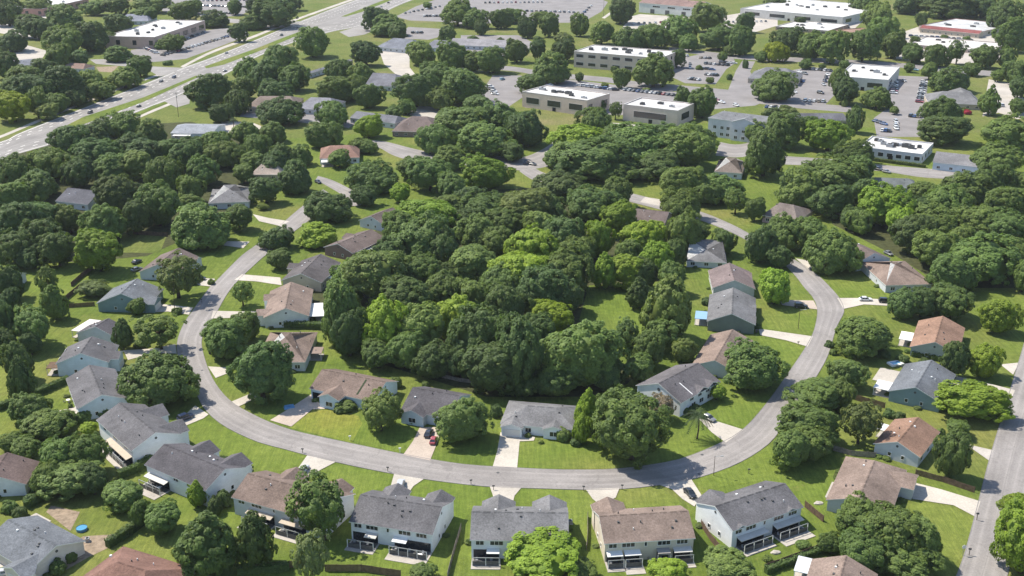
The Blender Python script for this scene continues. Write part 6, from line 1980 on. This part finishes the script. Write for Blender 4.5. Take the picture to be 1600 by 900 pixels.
def table(root):
    mb = MB(); mb.tube((0, 0, .68), (0, 0, .74), .6, n=16); part("table_top", mb, M_TRIM, root)
    mb = MB(); mb.tube((0, 0, .1), (0, 0, .678), .06, n=8); part("leg", mb, M_METAL, root)
    for k in range(4):
        t = k * 1.5708 + .5
        mb = MB(); x, y = math.cos(t) * 1.05, math.sin(t) * 1.05
        mb.box(x - .22, y - .22, .38, x + .22, y + .22, .44)
        for a in (-.2, .17):
            for b in (-.2, .17): mb.box(x + a, y + b, .1, x + a + .03, y + b + .03, .38)
        bx_, by_ = math.cos(t) * 1.27, math.sin(t) * 1.27
        mb.tube((bx_ - math.sin(t) * .2, by_ + math.cos(t) * .2, .42), (bx_ - math.sin(t) * .2, by_ + math.cos(t) * .2, .9), .03, n=5)
        mb.tube((bx_ + math.sin(t) * .2, by_ - math.cos(t) * .2, .42), (bx_ + math.sin(t) * .2, by_ - math.cos(t) * .2, .9), .03, n=5)
        mb.tube((bx_ - math.sin(t) * .2, by_ + math.cos(t) * .2, .8), (bx_ + math.sin(t) * .2, by_ - math.cos(t) * .2, .8), .05, n=5)
        part("stool", mb, M_VENT, root)
for (x, y, lab) in ((656, 871, "white round garden table on the larger patio of the dark grey duplex"), (1018, 880, "white round garden table on the cream duplex's middle patio"),
                    (107, 628, "white round garden table on the slab by the pale blue house"), (80, 572, "white round garden table on the narrow side deck"), (250, 765, "white round garden table on the charcoal duplex's paved corner"), (1405, 572, "white round garden table beside the garden spa")):
    yard("garden_table", x, y, table, lab, "table")
def rocks(root):
    r_ = random.Random(3)
    bm = bmesh.new()
    bmesh.ops.create_icosphere(bm, subdivisions=2, radius=1)
    for v in bm.verts:
        k = 1 + r_.uniform(-.18, .15)
        v.co = Vector((v.co.x * 1.1 * k, v.co.y * .8 * k, max(-.1, v.co.z * .6 * k)))
    me = bpy.data.meshes.new("boulder"); bm.to_mesh(me); bm.free(); me.materials.append(M_PALE)
    link("stone", me, root)
yard("boulder", 1212, 864, rocks, "pale boulder on the grass above the dark bottom fence", "boulder")
yard("boulder", 1279, 787, rocks, "pale boulder on the lawn left of the broad tan house", "boulder")
def drain(root):
    mb = MB(); mb.tube((0, 0, .105), (0, 0, .116), .42, n=18); part("lid", mb, M_VENT, root)
for (x, y, lab) in ((778, 739, "dark manhole lid in the street beyond the grey half hidden duplex"), (1097, 711, "dark manhole lid at the inner kerb near the palm"), (1092, 741, "dark manhole lid near the drive of the slanted duplex"), (316, 579, "dark manhole lid on the left bend of the street")):
    yard("manhole_cover", x, y, drain, lab, "manhole")
def cart(root):
    mb = MB(); mb.solid([(-.32, -.36, 1.0), (.32, -.36, 1.0), (.32, .36, 1.0), (-.32, .36, 1.0)], [(-.25, -.28, .1), (.25, -.28, .1), (.25, .28, .1), (-.25, .28, .1)]); part("bin_body", mb, M_VENT, root)
    mb = MB(); mb.box(-.35, -.4, 1.003, .35, .42, 1.08); part("lid", mb, M_VENT, root)
    for s_ in (-1, 1):
        mb = MB(); mb.tube((s_ * .26, .3, .12), (s_ * .32, .3, .12), .12, n=10); part("wheel", mb, M_TIRE, root)
for (x, y, lab) in ((285, 680, "dark wheeled bin near the white duplex's front corner"), (391, 729, "dark wheeled bin by the charcoal duplex's front wing"), (328, 553, "dark wheeled bin at the kerb under the inner left oak"), (1182, 520, "dark wheeled bin by the green gabled house")):
    yard("wheeled_bin", x, y, cart, lab, "bin")

# ---------------------------------------------------------------- air
mb = MB(); mb.box(-2650, -330, -1.0, 2650, 4250, 152)
hz = part("haze", mb, plain("air", (1, 1, 1)), None)
m, n, l, b = new_mat("hazy_air")
n.remove(b)
vol = n.new("ShaderNodeVolumePrincipled")
vol.inputs["Color"].default_value = (0.9, 0.94, 1.0, 1)
vol.inputs["Density"].default_value = 0.00004
l.new(vol.outputs[0], n["Material Output"].inputs["Volume"])
hz.data.materials.clear(); hz.data.materials.append(m)
tag(hz, None, None, kind="stuff")
